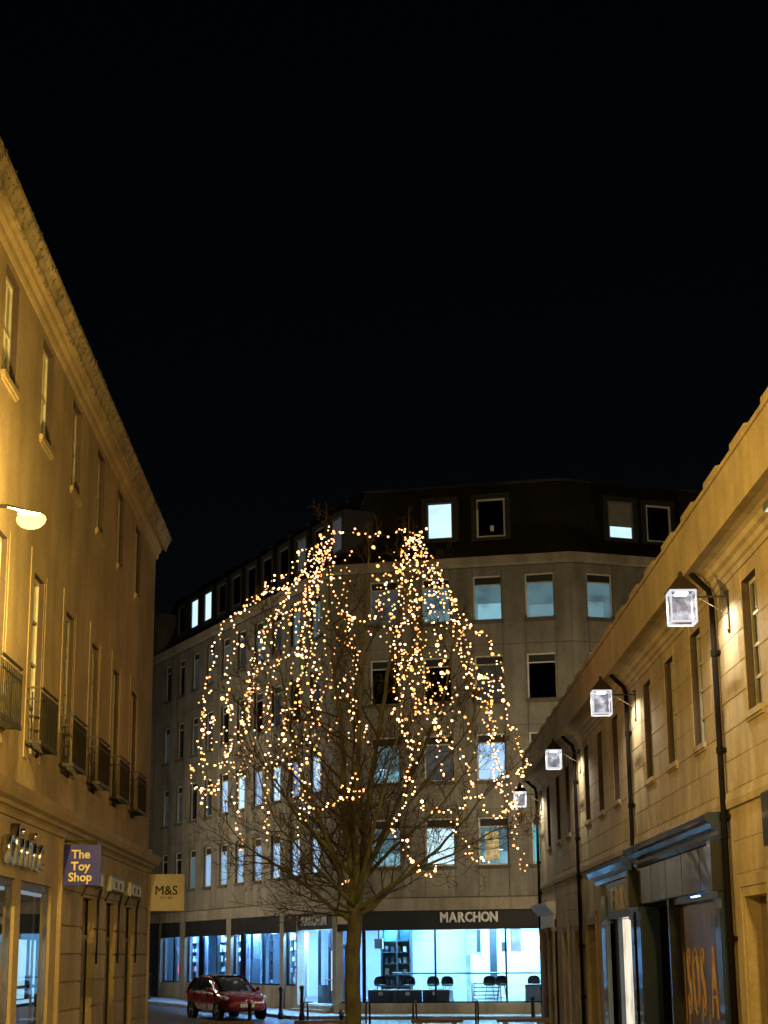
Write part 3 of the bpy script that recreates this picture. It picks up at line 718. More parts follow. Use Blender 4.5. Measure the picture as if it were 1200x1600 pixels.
# upright cladding ribs on the mansard
for F, s, L in ((FW, 1, WL), (FA, -1, AL_), (FB, -1, BL)):
    q = MB(s); n = int(L / .62)
    for k in range(1, n):
        t = k * L / n; q.face([(t - .02, -.13, 16.42), (t + .02, -.13, 16.42), (t + .02, -1.56, 19.56), (t - .02, -1.56, 19.56)])
        q.face([(t - .02, -.13, 16.42), (t - .02, -.19, 16.42), (t - .02, -1.62, 19.56), (t - .02, -1.56, 19.56)])
    obj('mansard_rib', q, M_slate, ob, F, kind='stuff')
M_dormer = plain('dark_dormer_cladding', (.03, .028, .027), .6)
M_wframe_grey = plain('grey_dormer_frame', (.16, .155, .15), .5)
M_blind = plain('grey_blind', (.25, .24, .23), .8)
def dormer(F, s, t, z0, z1, w, st):
    q = MB(s); g = .2
    q.box(t - w / 2 - g, t - w / 2, -1.5, -.25, z0 - .12, z1 + .2); q.box(t + w / 2, t + w / 2 + g, -1.5, -.25, z0 - .12, z1 + .2)
    q.box(t - w / 2, t + w / 2, -1.5, -.25, z1, z1 + .2); q.box(t - w / 2, t + w / 2, -1.2, -.25, z0 - .12, z0)
    d = obj('dormer', q, M_dormer, ob, F)
    q = MB(s); fr = .07; x0, x1 = t - w / 2, t + w / 2
    q.box(x0, x0 + fr, -.34, -.28, z0, z1); q.box(x1 - fr, x1, -.34, -.28, z0, z1); q.box(x0 + fr, x1 - fr, -.34, -.28, z0, z0 + fr); q.box(x0 + fr, x1 - fr, -.34, -.28, z1 - fr, z1)
    obj('window_frame', q, M_wframe_grey if st != 'x2' else M_wframe, d, F)
    q = MB(s); q.box(x0 + fr, x1 - fr, -.33, -.32, z0 + fr, z1 - fr); obj('pane', q, M_lit[st] if st in M_lit else M_glassdark, d, F)
    if st == 'half':
        q = MB(s); q.box(x0 + fr, x1 - fr, -.315, -.305, z0 + .5, z1 - fr); obj('blind', q, M_blind, d, F)
        q = MB(s); q.box(x0 + fr, x1 - fr, -.318, -.308, z0 + fr, z0 + .49); obj('lit_strip', q, M_lit['white'], d, F)
    elif st not in M_lit:
        q = MB(s); q.box(x0 + fr, x1 - fr, -.8, -.78, z0 + fr, z1 - fr); obj('inner_wall', q, M_room, d, F)
    if st == 'x2':
        q = MB(s); q.lathe([(.07, 0), (.08, .1), (.08, .2)], (t + .15, -.42 * s, z0 + fr), 8); obj('cup', q, M_white, d, F)
dormer(FA, -1, 4.02, 17.27, 18.72, 1.02, 'white'); dormer(FA, -1, 5.98, 17.24, 18.74, 1.1, 'x2')
dormer(FB, -1, 2.33, 17.14, 18.62, 1.06, 'half'); dormer(FB, -1, 3.95, 17.14, 18.58, 1.06, 'x2')
for k in range(11):
    t = .9 + 1.93 * k * .99
    if k == 0: t = .55
    dormer(FW, 1, t + (0 if k == 0 else -.55), 17.08, 18.46, 1.05, 'white' if k in (8, 9) else ('dim' if k in (0, 2) else 'x'))
q = MB(1); q.box(22.2, 23.0, -1.0, -.02, 16.42, 18.6); obj('party_wall', q, M_farb, ob, FW)

# ground floor: plinth, columns, fascias, glazing
b = MB()
def strip(b, F, s, t0, t1, o0, o1, z0, z1): b.box(t0, t1, o0, o1, z0, z1)
GF = []   # (frame, s, glazed bays (t0, t1, sill z), columns)
cols_w = [(.0, .06), (5.14, 5.5), (11.12, 11.65), (17.2, 17.88), (20.75, 20.95)]
# band above the fascia
b = MB(); band(b, -.06, 3.56, -.06, 3.98); band(b, -.06, 3.56, .1, 3.56); band(b, -.06, 3.98, .06, 4.0); obj('stone_band', b, M_farband, ob, T(0, 0, 0))
def bays(F, s, L, bay, plz, glz, fz, cols):
    for a0, a1, mull in bay:
        q = MB(s); q.box(a0, a1, -.12, .0, fz, 3.555); q.box(a0, a1, -.12, .03, fz - .05, fz); f = obj('fascia', q, M_blackfas, ob, F)
        q = MB(s); q.box(a0, a0 + .06, -.2, -.1, glz, fz - .05); q.box(a1 - .06, a1, -.2, -.1, glz, fz - .05); q.box(a0 + .06, a1 - .06, -.2, -.1, glz, glz + .05)
        for x, w in mull: q.box(x - w / 2, x + w / 2, -.2, -.1, glz + .05, fz - .05)
        g = obj('shop_window', q, M_black, ob, F)
        xs = [a0 + .06] + [m[0] for m in mull] + [a1 - .06]
        for x0, x1 in zip(xs, xs[1:]):
            q = MB(s); q.box(x0, x1, -.16, -.15, glz + .05, fz - .05); obj('pane', q, M_glass, g, F)
        n = max(1, round((a1 - a0) / 1.6)); 
        for k in range(n):
            q = MB(s); x0, x1 = a0 + (a1 - a0) * k / n, a0 + (a1 - a0) * (k + 1) / n; q.box(x0 + .006, x1 - .006, -.2, -.02 + random.uniform(-.003, .003), -.3, glz - .004); obj('plinth_stone', q, M_plinth, ob, F)
    for c0, c1 in cols:
        q = MB(s); q.box(c0, c1, -.25, .04, -.3, 3.555); obj('column', q, M_farband, ob, F)
bays(FW, 1, WL, [(3.8, 5.12, []), (5.52, 11.1, [(10.1, .4), (7.69, .08)]), (11.67, 17.18, [(15.35, .5), (13.23, .08)]), (17.9, 20.73, [(19.07, .25)])], .85, .92, 2.95, [(.0, .32), (3.68, 3.8), (5.12, 5.52), (11.1, 11.67), (17.18, 17.9), (20.73, 21.0)])
bays(FA, -1, AL_, [(.05, .98, []), (.98, AL_, [(3.6, .06), (6.15, .06)])], .3, .36, 2.93, [])
q = MB(-1); q.box(.02, .62, .001, .02, 3.12, 3.5); obj('pale_sign_panel', q, M_ms, ob, FA)
q = MB(-1); q.box(0, BL, -.2, -.02, -.3, 3.555); obj('ground_floor_wall', q, M_plinth, ob, FB)
q = MB(1); q.box(21.0, WL, -.3, -.1, -.3, 3.555); obj('dark_tiled_wall', q, plain('dark_glossy_tile', (.05, .06, .08), .25), ob, FW)
# recessed entrance
q = MB(1); q.box(.32, 3.68, -.12, .0, 2.97, 3.555); obj('fascia', q, M_blackfas, ob, FW)
q = MB(1); q.box(.32, 3.68, -1.0, .12, -.3, .25); q.box(.32, 3.68, .12, .4, -.3, .12); obj('entrance_step', q, M_plinth, ob, FW)
q = MB(1); q.box(.32, .42, -.9, -.8, .25, 2.97); q.box(2.55, 2.68, -.9, -.8, .25, 2.97); q.box(1.86, 1.95, -.9, -.8, .25, 2.4); q.box(3.6, 3.68, -.9, -.8, .25, 2.97); q.box(.42, 2.55, -.9, -.8, 2.32, 2.42); q.box(2.68, 3.6, -.9, -.8, .25, .95)
en = obj('entrance', q, M_black, ob, FW)
q = MB(1); q.box(2.68, 3.6, -.86, -.85, .95, 2.97); q.box(.42, 2.55, -.86, -.85, 2.42, 2.97); obj('pane', q, M_glass, en, FW)
q = MB(1); q.box(1.95, 2.55, -.87, -.83, .25, 2.32); dl = obj('door_leaf', q, M_black, en, FW)
for x in (2.05, 2.32):
    q = MB(1); q.box(x, x + .13, -.83, -.825, .75, 2.2); obj('door_glass_slot', q, M_lit['blue'], en, FW)
q = MB(1); q.box(.42, 1.86, -.87, -.84, .25, 2.32); obj('dark_panel', q, plain('dark_blue_panel', (.04, .055, .09), .4), en, FW)
for k in range(7):
    q = MB(1); q.tube([(.5 + .2 * k, -.3, .25), (.5 + .2 * k, -.3, 1.15)], .012, 5); obj('railing_bar', q, M_iron, en, FW)
q = MB(1); q.tube([(.4, -.3, 1.16), (1.8, -.3, 1.16)], .02, 6); obj('handrail', q, M_iron, en, FW)
# shop lettering
def letters(F, s, body, t0, t1, z, size, flip, label, sx, oo):
    r = empty('shop_lettering', F @ T((t0 + t1) / 2, 0, z), label, 'sign')
    wd = {'M': 1.25, 'A': 1.1, 'R': 1.05, 'C': 1.05, 'H': 1.1, 'O': 1.15, 'N': 1.1}; tot = sum(wd[c] for c in body); x = 0
    for c in body:
        u = (x + wd[c] / 2) / tot; x += wd[c]
        text('letter', c, size, upright(F, t0 + (t1 - t0) * u, oo, z, s, flip), M_letter, r, .015, .022 * size / .45, sx)
M_letter = plain('pale_letter_metal', (.8, .78, .74), .5)
letters(FA, -1, 'MARCHON', 3.80, 5.92, 3.29, .46, False, 'pale bold capital letters MARCHON on the dark fascia above the bar stools', .86, .03)
letters(FW, 1, 'MARCHON', 3.32, .86, 3.27, .46, True, 'pale bold capital letters MARCHON on the fascia over the entrance door', 1.0, .03)

# ---- lit showroom
M_shopwall = plain('showroom_white', (.75, .78, .8), .7, var=.04)
M_shopfloor = plain('showroom_floor', (.35, .36, .38), .35, var=.08)
P5 = inset(5.0)
b = MB(); band(b, 5.0, .28, 5.0, 3.2); b.face([(*inset(.22)[3], .28), (*P5[3], .28), (*P5[3], 3.2), (*inset(.22)[3], 3.2)]); b.face([(*inset(.22)[0], .28), (*P5[0], .28), (*P5[0], 3.2), (*inset(.22)[0], 3.2)])
obj('showroom_wall', b, M_shopwall, ob, T(0, 0, 0))
b = MB(); band(b, .21, .28, 5.0, .28); obj('showroom_floor', b, M_shopfloor, ob, T(0, 0, 0))
b = MB(); band(b, .21, 3.2, 5.0, 3.2); obj('showroom_ceiling', b, M_shopwall, ob, T(0, 0, 0))
M_stripA = emit('cool_strip_light', (.30, .72, 1.0), 260)
M_stripW = emit('blue_strip_light', (.22, .52, 1.0), 420)
for F, s, t, o, mm, L in [(FA, -1, x, y, M_stripA, 1.5) for x in (1.2, 3.2, 5.4, 7.6) for y in (-1.3, -3.6)] + [(FW, 1, x, -.36, M_stripW, 1.6) for x in (1.6, 4.5, 7.2, 9.8, 12.6, 15.2, 18.4)]:
    q = MB(s); q.box(t - L / 2, t + L / 2, o - .1, o + .1, 3.12, 3.17); obj('strip_light', q, mm, ob, F)
# showroom furniture
M_shell = plain('dark_stool_shell', (.025, .022, .02), .4)
M_leg = plain('stool_leg', (.08, .08, .085), .4, metal=.5)
ME_st = {}
def stool(F, s, t, o, z, label, rot=0):
    M = F @ T(t, o * s, z) @ Matrix.Rotation(rot, 4, 'Z')
    r = empty('bar_stool', M, label, 'stool', 'bar stools in the lit showroom')
    if not ME_st:
        q = MB(); q.lathe([(.06, .62), (.19, .64), (.215, .68), (.2, .70), (.05, .67)], (0, 0, 0), 14); ME_st['seat'] = q.mesh('seat', M_shell, True)
        q = MB(); n = 9
        ring = [[q.P(.215 * math.cos(a) * k, .2 * math.sin(a) * k - .0, z_) for a in [math.pi * j / (n - 1) for j in range(n)]] for k, z_ in ((.98, .66), (1.08, .76), (1.02, .86), (.8, .94), (.4, .98))]
        for a_, b_ in zip(ring, ring[1:]):
            for j in range(n - 1): q.f.append([a_[j], a_[j + 1], b_[j + 1], b_[j]]); q.fm.append(0)
        ME_st['back'] = q.mesh('backrest', M_shell, True)
        q = MB(); q.tube([(.1, .1, .63), (.19, .19, 0)], .014, 5); ME_st['leg'] = q.mesh('leg', M_leg)
        q = MB(); q.box(-.15, .15, -.01, .01, .2, .22); q.box(-.01, .01, -.15, .15, .221, .24); ME_st['footrest'] = q.mesh('footrest', M_leg)
    put('seat', ME_st['seat'], r, M); put('backrest', ME_st['back'], r, M); put('footrest', ME_st['footrest'], r, M)
    for k in range(4): put('leg', ME_st['leg'], r, M @ Matrix.Rotation(k * math.pi / 2, 4, 'Z'))
for t, o, lbl in ((1.35, -1.1, 'dark bar stool beside the tree trunk, behind the long dark counter'), (2.46, -.95, 'dark bar stool behind the middle of the long dark counter'), (3.33, -1.0, 'dark bar stool just before the first window mullion'),
                  (3.86, -.95, 'dark bar stool just past the first window mullion, at the counter end'), (5.36, -1.2, 'dark bar stool above the top of the slatted white rack'), (5.80, -1.2, 'dark bar stool beside the slatted white rack and second mullion'),
                  (6.98, -1.1, 'dark bar stool over the grey box plinth, next to the glass mullion'), (7.5, -1.1, 'dark bar stool over the grey box plinth, by the street corner')):
    stool(FA, -1, t, o, .29, lbl, random.uniform(-.3, .3))
def simple(name, label, cat, F, s, c, boxes, group=None):
    """a thing made of several named box parts: (part, mat, t0, t1, o0, o1, z0, z1)"""
    r = empty(name, F @ T(*c), label, cat, group)
    for pn, mm, *bx in boxes:
        q = MB(s); q.box(*bx); obj(pn, q, mm, r, F)
    return r
M_dkpanel = plain('dark_counter_panel', (.06, .07, .09), .4)
M_tag = plain('white_label_card', (.8, .8, .8), .5)
bx = [('top', M_white, 1.05, 4.08, -.9, -.35, .785, .82)] + [('front_panel', M_dkpanel, 1.08 + k * .99, 2.05 + k * .99, -.42, -.38, .3, .785) for k in range(3)] + [('label_card', M_tag, 1.45 + k * .99, 1.6 + k * .99, -.378, -.37, .62, .74) for k in range(3)] + [('end_panel', M_dkpanel, 1.06, 1.079, -.88, -.38, .3, .784), ('end_panel', M_dkpanel, 4.06, 4.079, -.88, -.38, .3, .784)]
simple('display_counter', 'long low counter with dark panels and white cards in the showroom window', 'counter', FA, -1, (2.5, .6, .29), bx)
bx = [('slat', M_dkpanel, 4.88, 5.86 - .02 * k, -.75 + .05 * k, -.7 + .05 * k, .98 - .13 * k, 1.02 - .13 * k) for k in range(5)] + [('side_panel', M_white, 4.84, 4.878, -.9, -.4, .3, 1.06), ('leg', M_leg, 5.8, 5.83, -.9, -.85, .3, 1.0)]
simple('slatted_rack', 'white rack with dark sloping slats in the middle of the showroom window', 'rack', FA, -1, (5.3, .6, .29), bx)
bx = [('body', M_dkpanel, 6.76, 8.0, -.8, -.4, .3, .95), ('top', M_white, 6.72, 8.04, -.84, -.36, .951, .98), ('front_panel', plain('blue_grey_panel', (.2, .26, .34), .4), 6.8, 7.36, -.399, -.385, .33, .92), ('front_panel', plain('blue_grey_panel_b', (.18, .24, .32), .4), 7.4, 7.96, -.399, -.385, .33, .92)]
simple('box_plinth', 'grey-blue box plinth under two bar stools by the street corner', 'plinth', FA, -1, (7.3, .6, .29), bx)
q = MB(-1); q.tube([(2.0, -.3, 1.38), (8.7, -.3, 1.36)], .03, 6); hr = tag(obj('window_handrail', q, M_leg, None, FA), 'long thin handrail running across the showroom window', 'handrail')
simple('glass_cabinet', 'tall dark framed display cabinet with bottles behind the tree trunk', 'cabinet', FA, -1, (1.9, 1.6, .29),
       [('side_panel', M_dkpanel, 1.28, 1.34, -1.9, -1.5, .3, 3.0), ('side_panel', M_dkpanel, 1.86, 1.92, -1.9, -1.5, .3, 3.0), ('side_panel', M_dkpanel, 2.36, 2.4, -1.9, -1.5, .3, 3.0), ('back_panel', plain('teal_panel', (.1, .3, .4), .4), 1.34, 2.36, -1.9, -1.88, .3, 3.0)] + [('shelf', M_dkpanel, 1.34, 2.36, -1.88, -1.52, .9 + .4 * k, .93 + .4 * k) for k in range(5)] + [('display_item', random.choice((M_dkpanel, M_tag, M_chrome)), 1.42 + .23 * (k % 4), 1.54 + .23 * (k % 4), -1.75, -1.6, .93 + .4 * (k // 4), 1.12 + .4 * (k // 4) + random.uniform(-.05, .1)) for k in range(16)])
M_poster2 = plain('pale_portrait_print', (.45, .45, .47), .5, var=.35, scale=2)
M_poster3 = plain('mauve_print', (.3, .2, .3), .5, var=.4, scale=2)
simple('poster', 'pale portrait poster hung beside a dark strip in the showroom', 'poster', FA, -1, (4.6, 2.5, 2.1), [('board', M_poster2, 4.3, 4.85, -2.52, -2.5, 2.0, 2.9), ('dark_strip', M_dkpanel, 4.7, 4.84, -2.49, -2.48, 2.1, 2.9)])
simple('poster', 'small mauve poster near the second window mullion', 'poster', FA, -1, (6.1, 2.5, 2.1), [('board', M_poster3, 6.0, 6.35, -2.52, -2.5, 2.1, 2.95), ('frame', M_dkpanel, 5.97, 6.0, -2.53, -2.49, 2.08, 2.97)])
simple('tall_display_panel', 'tall narrow dark panel in the middle of the showroom', 'panel', FA, -1, (5.35, 2.2, .29), [('panel', M_dkpanel, 5.22, 5.48, -2.3, -2.2, 1.0, 2.95), ('base', M_white, 5.1, 5.6, -2.4, -2.1, .29, 1.0)])
simple('partition', 'white partition wall standing in the showroom beside the posters', 'partition', FA, -1, (3.9, 3, .29), [('panel', M_shopwall, 2.55, 4.2, -3.1, -3.0, .29, 3.1), ('end_post', M_poster2, 4.2, 4.35, -3.15, -2.95, .29, 3.1)])
simple('wall_box', 'small grey loudspeaker box high on the showroom wall', 'loudspeaker', FA, -1, (5.7, 2.6, 2.3), [('cabinet', M_dkpanel, 5.62, 5.8, -2.7, -2.5, 2.1, 2.45), ('grille', M_leg, 5.64, 5.78, -2.499, -2.49, 2.13, 2.42)])
simple('mannequin_torso', 'pale display bust hanging near the top of the showroom window', 'bust', FA, -1, (1.35, .8, 2.3), [('bust', M_white, 1.2, 1.5, -1.0, -.85, 2.25, 2.6), ('stand', M_leg, 1.33, 1.37, -.95, -.9, 2.6, 3.12)])
# racks behind the side windows
def rack(F, s, t, o, w, label, n=5):
    bx = [('upright', M_dkpanel, t - w / 2, t - w / 2 + .04, o - .3, o, .3, 2.9), ('upright', M_dkpanel, t + w / 2 - .04, t + w / 2, o - .3, o, .3, 2.9)]
    for k in range(n):
        z = .95 + k * .42; bx.append(('shelf', M_dkpanel, t - w / 2 + .04, t + w / 2 - .04, o - .3, o, z, z + .03)); x = t - w / 2 + .08
        while x < t + w / 2 - .22:
            ww = random.uniform(.08, .2); hh = random.uniform(.1, .3); bx.append(('display_item', random.choice((M_tag, M_dkpanel, M_poster2, M_white, M_chrome)), x, x + ww, o - .22, o - .06, z + .031, z + .03 + hh)); x += ww + random.uniform(.03, .12)
    simple('display_rack', label, 'rack', F, s, (t, o * s, .29), bx)
rack(FW, 1, 14.3, -.8, 1.5, 'crowded display rack in the window behind the red car roof')
rack(FW, 1, 12.5, -.9, 1.2, 'display rack with white boxes next to the stone column and the car')
rack(FW, 1, 8.6, -.8, .5, 'slim dark display rack beside the pale blue panel behind the car bonnet', 6)
rack(FW, 1, 6.5, -.9, 1.2, 'wide display rack in the window next to the entrance bay')
rack(FW, 1, 18.3, -.8, .9, 'display rack in the end window past the beige sign')
M_bluep = plain('pale_blue_panel', (.62, .72, .82), .5, var=.05)
for t0, t1, o, lbl in ((9.0, 9.85, -.5, 'pale blue panel standing behind the car windscreen'), (10.35, 11.0, -.5, 'narrow pale blue panel next to the stone column'), (15.65, 17.1, -.5, 'wide pale blue panel behind the car tail'), (19.3, 20.6, -.6, 'pale panel with a small red light in the end window'), (4.0, 5.0, -.5, 'pale panel in the narrow window by the entrance')):
    simple('window_panel', lbl, 'panel', FW, 1, ((t0 + t1) / 2, o, .29), [('board', M_bluep, t0, t1, o - .05, o, .5, 2.9), ('foot', M_leg, t0 + .1, t1 - .1, o - .3, o + .15, .29, .33)])
q = MB(1); q.box(19.35, 19.5, -.5, -.45, 1.3, 1.65); tag(obj('red_light', q, emit('red_neon', (1, .12, .18), 3), None, FW), 'small glowing red light in the end shop window', 'light')

# ------------------------------------------------------------------ sodium street lamps, the seen one and the added ones
SOD = (1.0, .66, .16)
a = NT('glowing_clear_bowl'); a.n.remove(a.b)
tr_ = a.n.new('ShaderNodeBsdfTransparent'); tr_.inputs[0].default_value = (.95, .95, .95, 1)
em_ = a.n.new('ShaderNodeEmission'); em_.inputs[0].default_value = (1, .66, .16, 1); em_.inputs[1].default_value = 1.7
ad_ = a.n.new('ShaderNodeAddShader'); a.link(tr_.outputs[0], ad_.inputs[0]); a.link(em_.outputs[0], ad_.inputs[1]); a.link(ad_.outputs[0], a.out.inputs[0])
M_sod = a.m
M_sod3 = emit('added_lamp_bowl_across', SOD, 6600)
M_sod2 = emit('added_post_lamp_bowl', (1.0, .84, .58), 3900)
def lamp_head(F, s, r, t, o, z, mat):
    q = MB(s); n = 12
    rings = [[q.P(t + .085 * k * math.cos(2 * math.pi * j / n), o + .19 * k * math.sin(2 * math.pi * j / n), z + dz) for j in range(n)] for k, dz in ((.3, -.12), (.62, -.1), (.88, -.055), (1.0, .0), (.93, .045), (.72, .075))]
    for a_, b_ in zip(rings, rings[1:]):
        for j in range(n): q.f.append([a_[j], a_[(j + 1) % n], b_[(j + 1) % n], b_[j]]); q.fm.append(0)
    q.f.append(rings[0]); q.f.append(rings[-1]); q.fm += [0, 0]
    obj('lamp_bowl', q, mat, r, F, smooth=True)
    q = MB(s); rings = [[q.P(t + .1 * k * math.cos(2 * math.pi * j / n), o - .03 + .205 * k * math.sin(2 * math.pi * j / n), z + dz) for j in range(n)] for k, dz in ((.72, .077), (.6, .1), (.3, .11))]
    for a_, b_ in zip(rings, rings[1:]):
        for j in range(n): q.f.append([a_[j], a_[(j + 1) % n], b_[(j + 1) % n], b_[j]]); q.fm.append(0)
    q.f.append(rings[-1]); q.fm.append(0)
    obj('lamp_canopy', q, M_greymetal, r, F, smooth=True)
def wall_lamp(t, label, FL=FL, s=-1, oo=.93, zz=7.34, mat=None):
    r = empty('street_lamp', FL @ T(t, 0, zz), label, 'street lamp', 'sodium lamps along the terrace')
    q = MB(s); q.tube([(t - .8, 0, zz - .02), (t - .6, oo * .8, zz + .02), (t - .15, oo, zz + .07)], .025, 6); q.box(t - .87, t - .73, 0, .03, zz - .15, zz + .12); obj('bracket_arm', q, M_greymetal, r, FL)
    lamp_head(FL, s, r, t, oo, zz, mat or M_sod)
    if mat is None:
        ld = bpy.data.lights.new('sodium_arc', 'POINT'); ld.energy = 2200; ld.color = SOD; ld.shadow_soft_size = .07
        lo = bpy.data.objects.new('sodium_arc', ld); COL.objects.link(lo); lo.matrix_basis = FL @ T(t, oo * s, zz - .02)
    return r
wall_lamp(21.0, 'glowing orange sodium street lamp on an arm from the balcony terrace wall')
wall_lamp(11.0, 'unseen sodium lamp added on the shop row wall to light the terrace', FR, 1, 1.3, 7.6, M_sod3)  # out of view, added to brighten the terrace wall
def added_post_lamp(x, y, dx, dy, label):  # posts hidden round the corners, added to light the office fronts
    F = frame((x, y), (dx, dy), 1, gz(y))
    r = empty('added_lamp_post', F, label, 'street lamp')
    q = MB(); q.tube([(0, 0, 0), (0, 0, 1.2), (0, 0, 1.21), (0, 0, 7.6)], [.09, .09, .055, .045], 8); q.tube([(0, 0, 7.6), (0, .3, 7.85), (0, .9, 7.95)], .03, 6); obj('post', q, M_greymetal, r, F)
    lamp_head(F, 1, r, 0, 1.05, 7.92, M_sod2)
added_post_lamp(8.6, 56.5, -1, 0, 'unseen lamp post added behind the shop row to light the office block')
added_post_lamp(-15.5, 72.0, -1, .4, 'unseen lamp post added behind the terrace to light the office wing')

# ------------------------------------------------------------------ the street tree
rnd = random.Random(7)
tr = empty('street_tree', T(-.64, 33, 0), 'tall bare winter tree wrapped in warm fairy lights in the middle of the street', 'tree')
a = NT('mossy_bark')
c1 = a.ramp(a.noise(7, 6, (1, 1, .35)), [(.3, (.035, .028, .02)), (.55, (.085, .068, .045)), (.75, (.13, .105, .075))])
mk = a.ramp(a.noise(3.2, 5), [(.45, (0, 0, 0)), (.6, (1, 1, 1))])
a.link(a.mixc(mk, c1, (.085, .09, .025)), a.b.inputs['Base Color']); a.b.inputs['Roughness'].default_value = .85; a.bump(a.noise(22, 5, (1, 1, .4)), .8, .03)
M_bark = a.m
M_twig = plain('twig_bark', (.034, .025, .016), .9)
def wob(p, k): return Vector((p[0] + rnd.uniform(-k, k), p[1] + rnd.uniform(-k, k), p[2] + rnd.uniform(-k, k)))
def spline(cp_, n):
    cp_ = [Vector(c) for c in cp_]; P = [cp_[0] * 2 - cp_[1]] + cp_ + [cp_[-1] * 2 - cp_[-2]]; out = []
    for i in range(1, len(P) - 2):
        for k in range(n):
            t = k / n; p0, p1, p2, p3 = P[i - 1:i + 3]
            out.append(.5 * ((2 * p1) + (p2 - p0) * t + (2 * p0 - 5 * p1 + 4 * p2 - p3) * t * t + (3 * p1 - p0 - 3 * p2 + p3) * t ** 3))
    out.append(cp_[-1]); return out
q = MB(); tp = spline([(-.64, 33, -.1), (-.65, 33, .9), (-.66, 33, 1.9), (-.61, 33, 2.7), (-.58, 33, 3.2)], 5)
q.tube([wob(p, .008) for p in tp], [.19, .17, .158] + [.15 - .0012 * k for k in range(len(tp) - 3)], 12); obj('trunk', q, M_bark, tr, T(0, 0, 0), smooth=True)
LIMBS = [
    ([(-.6, 33, 2.9), (-.75, 33, 4.2), (-.85, 33, 6.0), (-1.05, 33, 8.2), (-1.14, 33, 10.6)], .085),
    ([(-.57, 33, 3.0), (-.4, 33.1, 4.5), (-.1, 33.2, 6.5), (.3, 33.2, 8.6), (.52, 33.1, 10.6)], .085),
    ([(-.6, 33, 2.8), (-.55, 32.7, 4.4), (-.5, 32.5, 6.2), (-.35, 32.3, 8.4), (-.3, 32.2, 10.0)], .075),
    ([(-.6, 33, 2.7), (-1.0, 32.9, 3.8), (-1.6, 32.7, 5.4), (-2.0, 32.5, 7.2), (-2.2, 32.4, 8.7)], .06),
    ([(-.55, 33, 3.1), (-.1, 33.2, 4.2), (.7, 33.4, 5.8), (1.25, 33.6, 7.4), (1.5, 33.6, 8.9)], .062),
    ([(-.6, 33.05, 2.8), (-.7, 33.7, 4.2), (-.65, 34.3, 6.2), (-.6, 34.6, 8.8)], .06),
    ([(-.6, 32.95, 2.9), (-.3, 32.2, 4.1), (.2, 31.6, 5.8), (.5, 31.2, 7.6)], .055),
    ([(-.62, 33, 2.62), (-.85, 33, 2.75), (-1.14, 33, 2.97), (-2.1, 33, 3.68), (-2.58, 33, 3.98), (-3.35, 33, 4.8)], .065),
    ([(-.58, 33, 2.7), (-.2, 33, 2.95), (.17, 33, 3.31), (1.14, 33, 4.12), (1.89, 33, 4.95), (2.5, 33, 5.7)], .06),
    ([(-.58, 32.95, 2.8), (.3, 32.5, 3.4), (1.4, 32.0, 3.9), (2.6, 31.7, 4.5)], .05),
    ([(-.62, 33, 3.0), (-1.1, 33.4, 3.8), (-2.1, 34.0, 5.2), (-2.8, 34.2, 6.8)], .05),
    ([(-.6, 33, 3.2), (.1, 33.9, 4.0), (1.2, 34.8, 5.0), (2.0, 35.2, 6.4)], .05),
    ([(-.62, 32.9, 2.9), (-1.2, 32.2, 3.5), (-2.0, 31.3, 4.4), (-2.5, 30.9, 5.8)], .05),
    ([(-.6, 33.1, 2.9), (-1.2, 34.2, 3.6), (-1.8, 35.3, 4.6)], .045),
    ([(-.58, 33, 3.3), (.3, 32.6, 4.6), (1.4, 32.0, 5.9), (2.2, 31.7, 7.1)], .048),
    ([(-.62, 33, 3.4), (-1.4, 32.4, 4.3), (-2.4, 31.9, 5.6), (-2.7, 31.8, 7.0)], .045),
    ([(-.62, 33, 2.75), (-1.0, 32.3, 3.05), (-1.6, 31.5, 3.5)], .04),
]
tw = MB()
TIPS = []
def env_ok(p):
    z = p.z; zs = (2.4, 3, 4, 5, 6, 7, 8, 9, 10, 11.3); rs = (1.8, 2.9, 3.35, 3.5, 3.35, 3.0, 2.6, 2.0, 1.9, 1.5)
    if z < 2.5 or z > 11.3: return False
    for i in range(9):
        if zs[i] <= z <= zs[i + 1]:
            r = rs[i] + (rs[i + 1] - rs[i]) * (z - zs[i]) / (zs[i + 1] - zs[i]); return math.hypot(p.x + .45, p.y - 33) < r * 1.04
    return False
def grow(p, d, L, r, lev):
    n = 5 if lev < 3 else 3
    pts = [p.copy()]; dd = d.copy(); seg = L / n
    for k in range(n):
        dd = (dd + Vector((rnd.uniform(-.2, .2), rnd.uniform(-.2, .2), rnd.uniform(-.1, .2)))).normalized()
        np_ = pts[-1] + dd * seg
        if not env_ok(np_): break
        pts.append(np_)
    if len(pts) < 2: return
    tw.tube(pts, [max(.0035, r * (1 - .75 * k / (len(pts) - 1))) for k in range(len(pts))], 5 if lev == 1 else 3, cap=False)
    if lev >= 4: TIPS.append(pts[-1]); return
    nb = {1: 5, 2: 4, 3: 2}[lev]
    for k in range(nb):
        f = .2 + .8 * (k + rnd.random()) / nb; i = min(len(pts) - 2, int(f * (len(pts) - 1))); u = f * (len(pts) - 1) - i
        b0 = pts[i].lerp(pts[i + 1], min(1, u)); ax = (pts[i + 1] - pts[i]).normalized()
        pr = ax.cross(Vector((rnd.gauss(0, 1), rnd.gauss(0, 1), rnd.gauss(0, 1))))
        if pr.length < .01: continue
        an = R(rnd.uniform(28, 58)); nd = (ax * math.cos(an) + pr.normalized() * math.sin(an) + Vector((0, 0, .12))).normalized()
        grow(b0, nd, L * rnd.uniform(.38, .62), max(.004, r * .5), lev + 1)
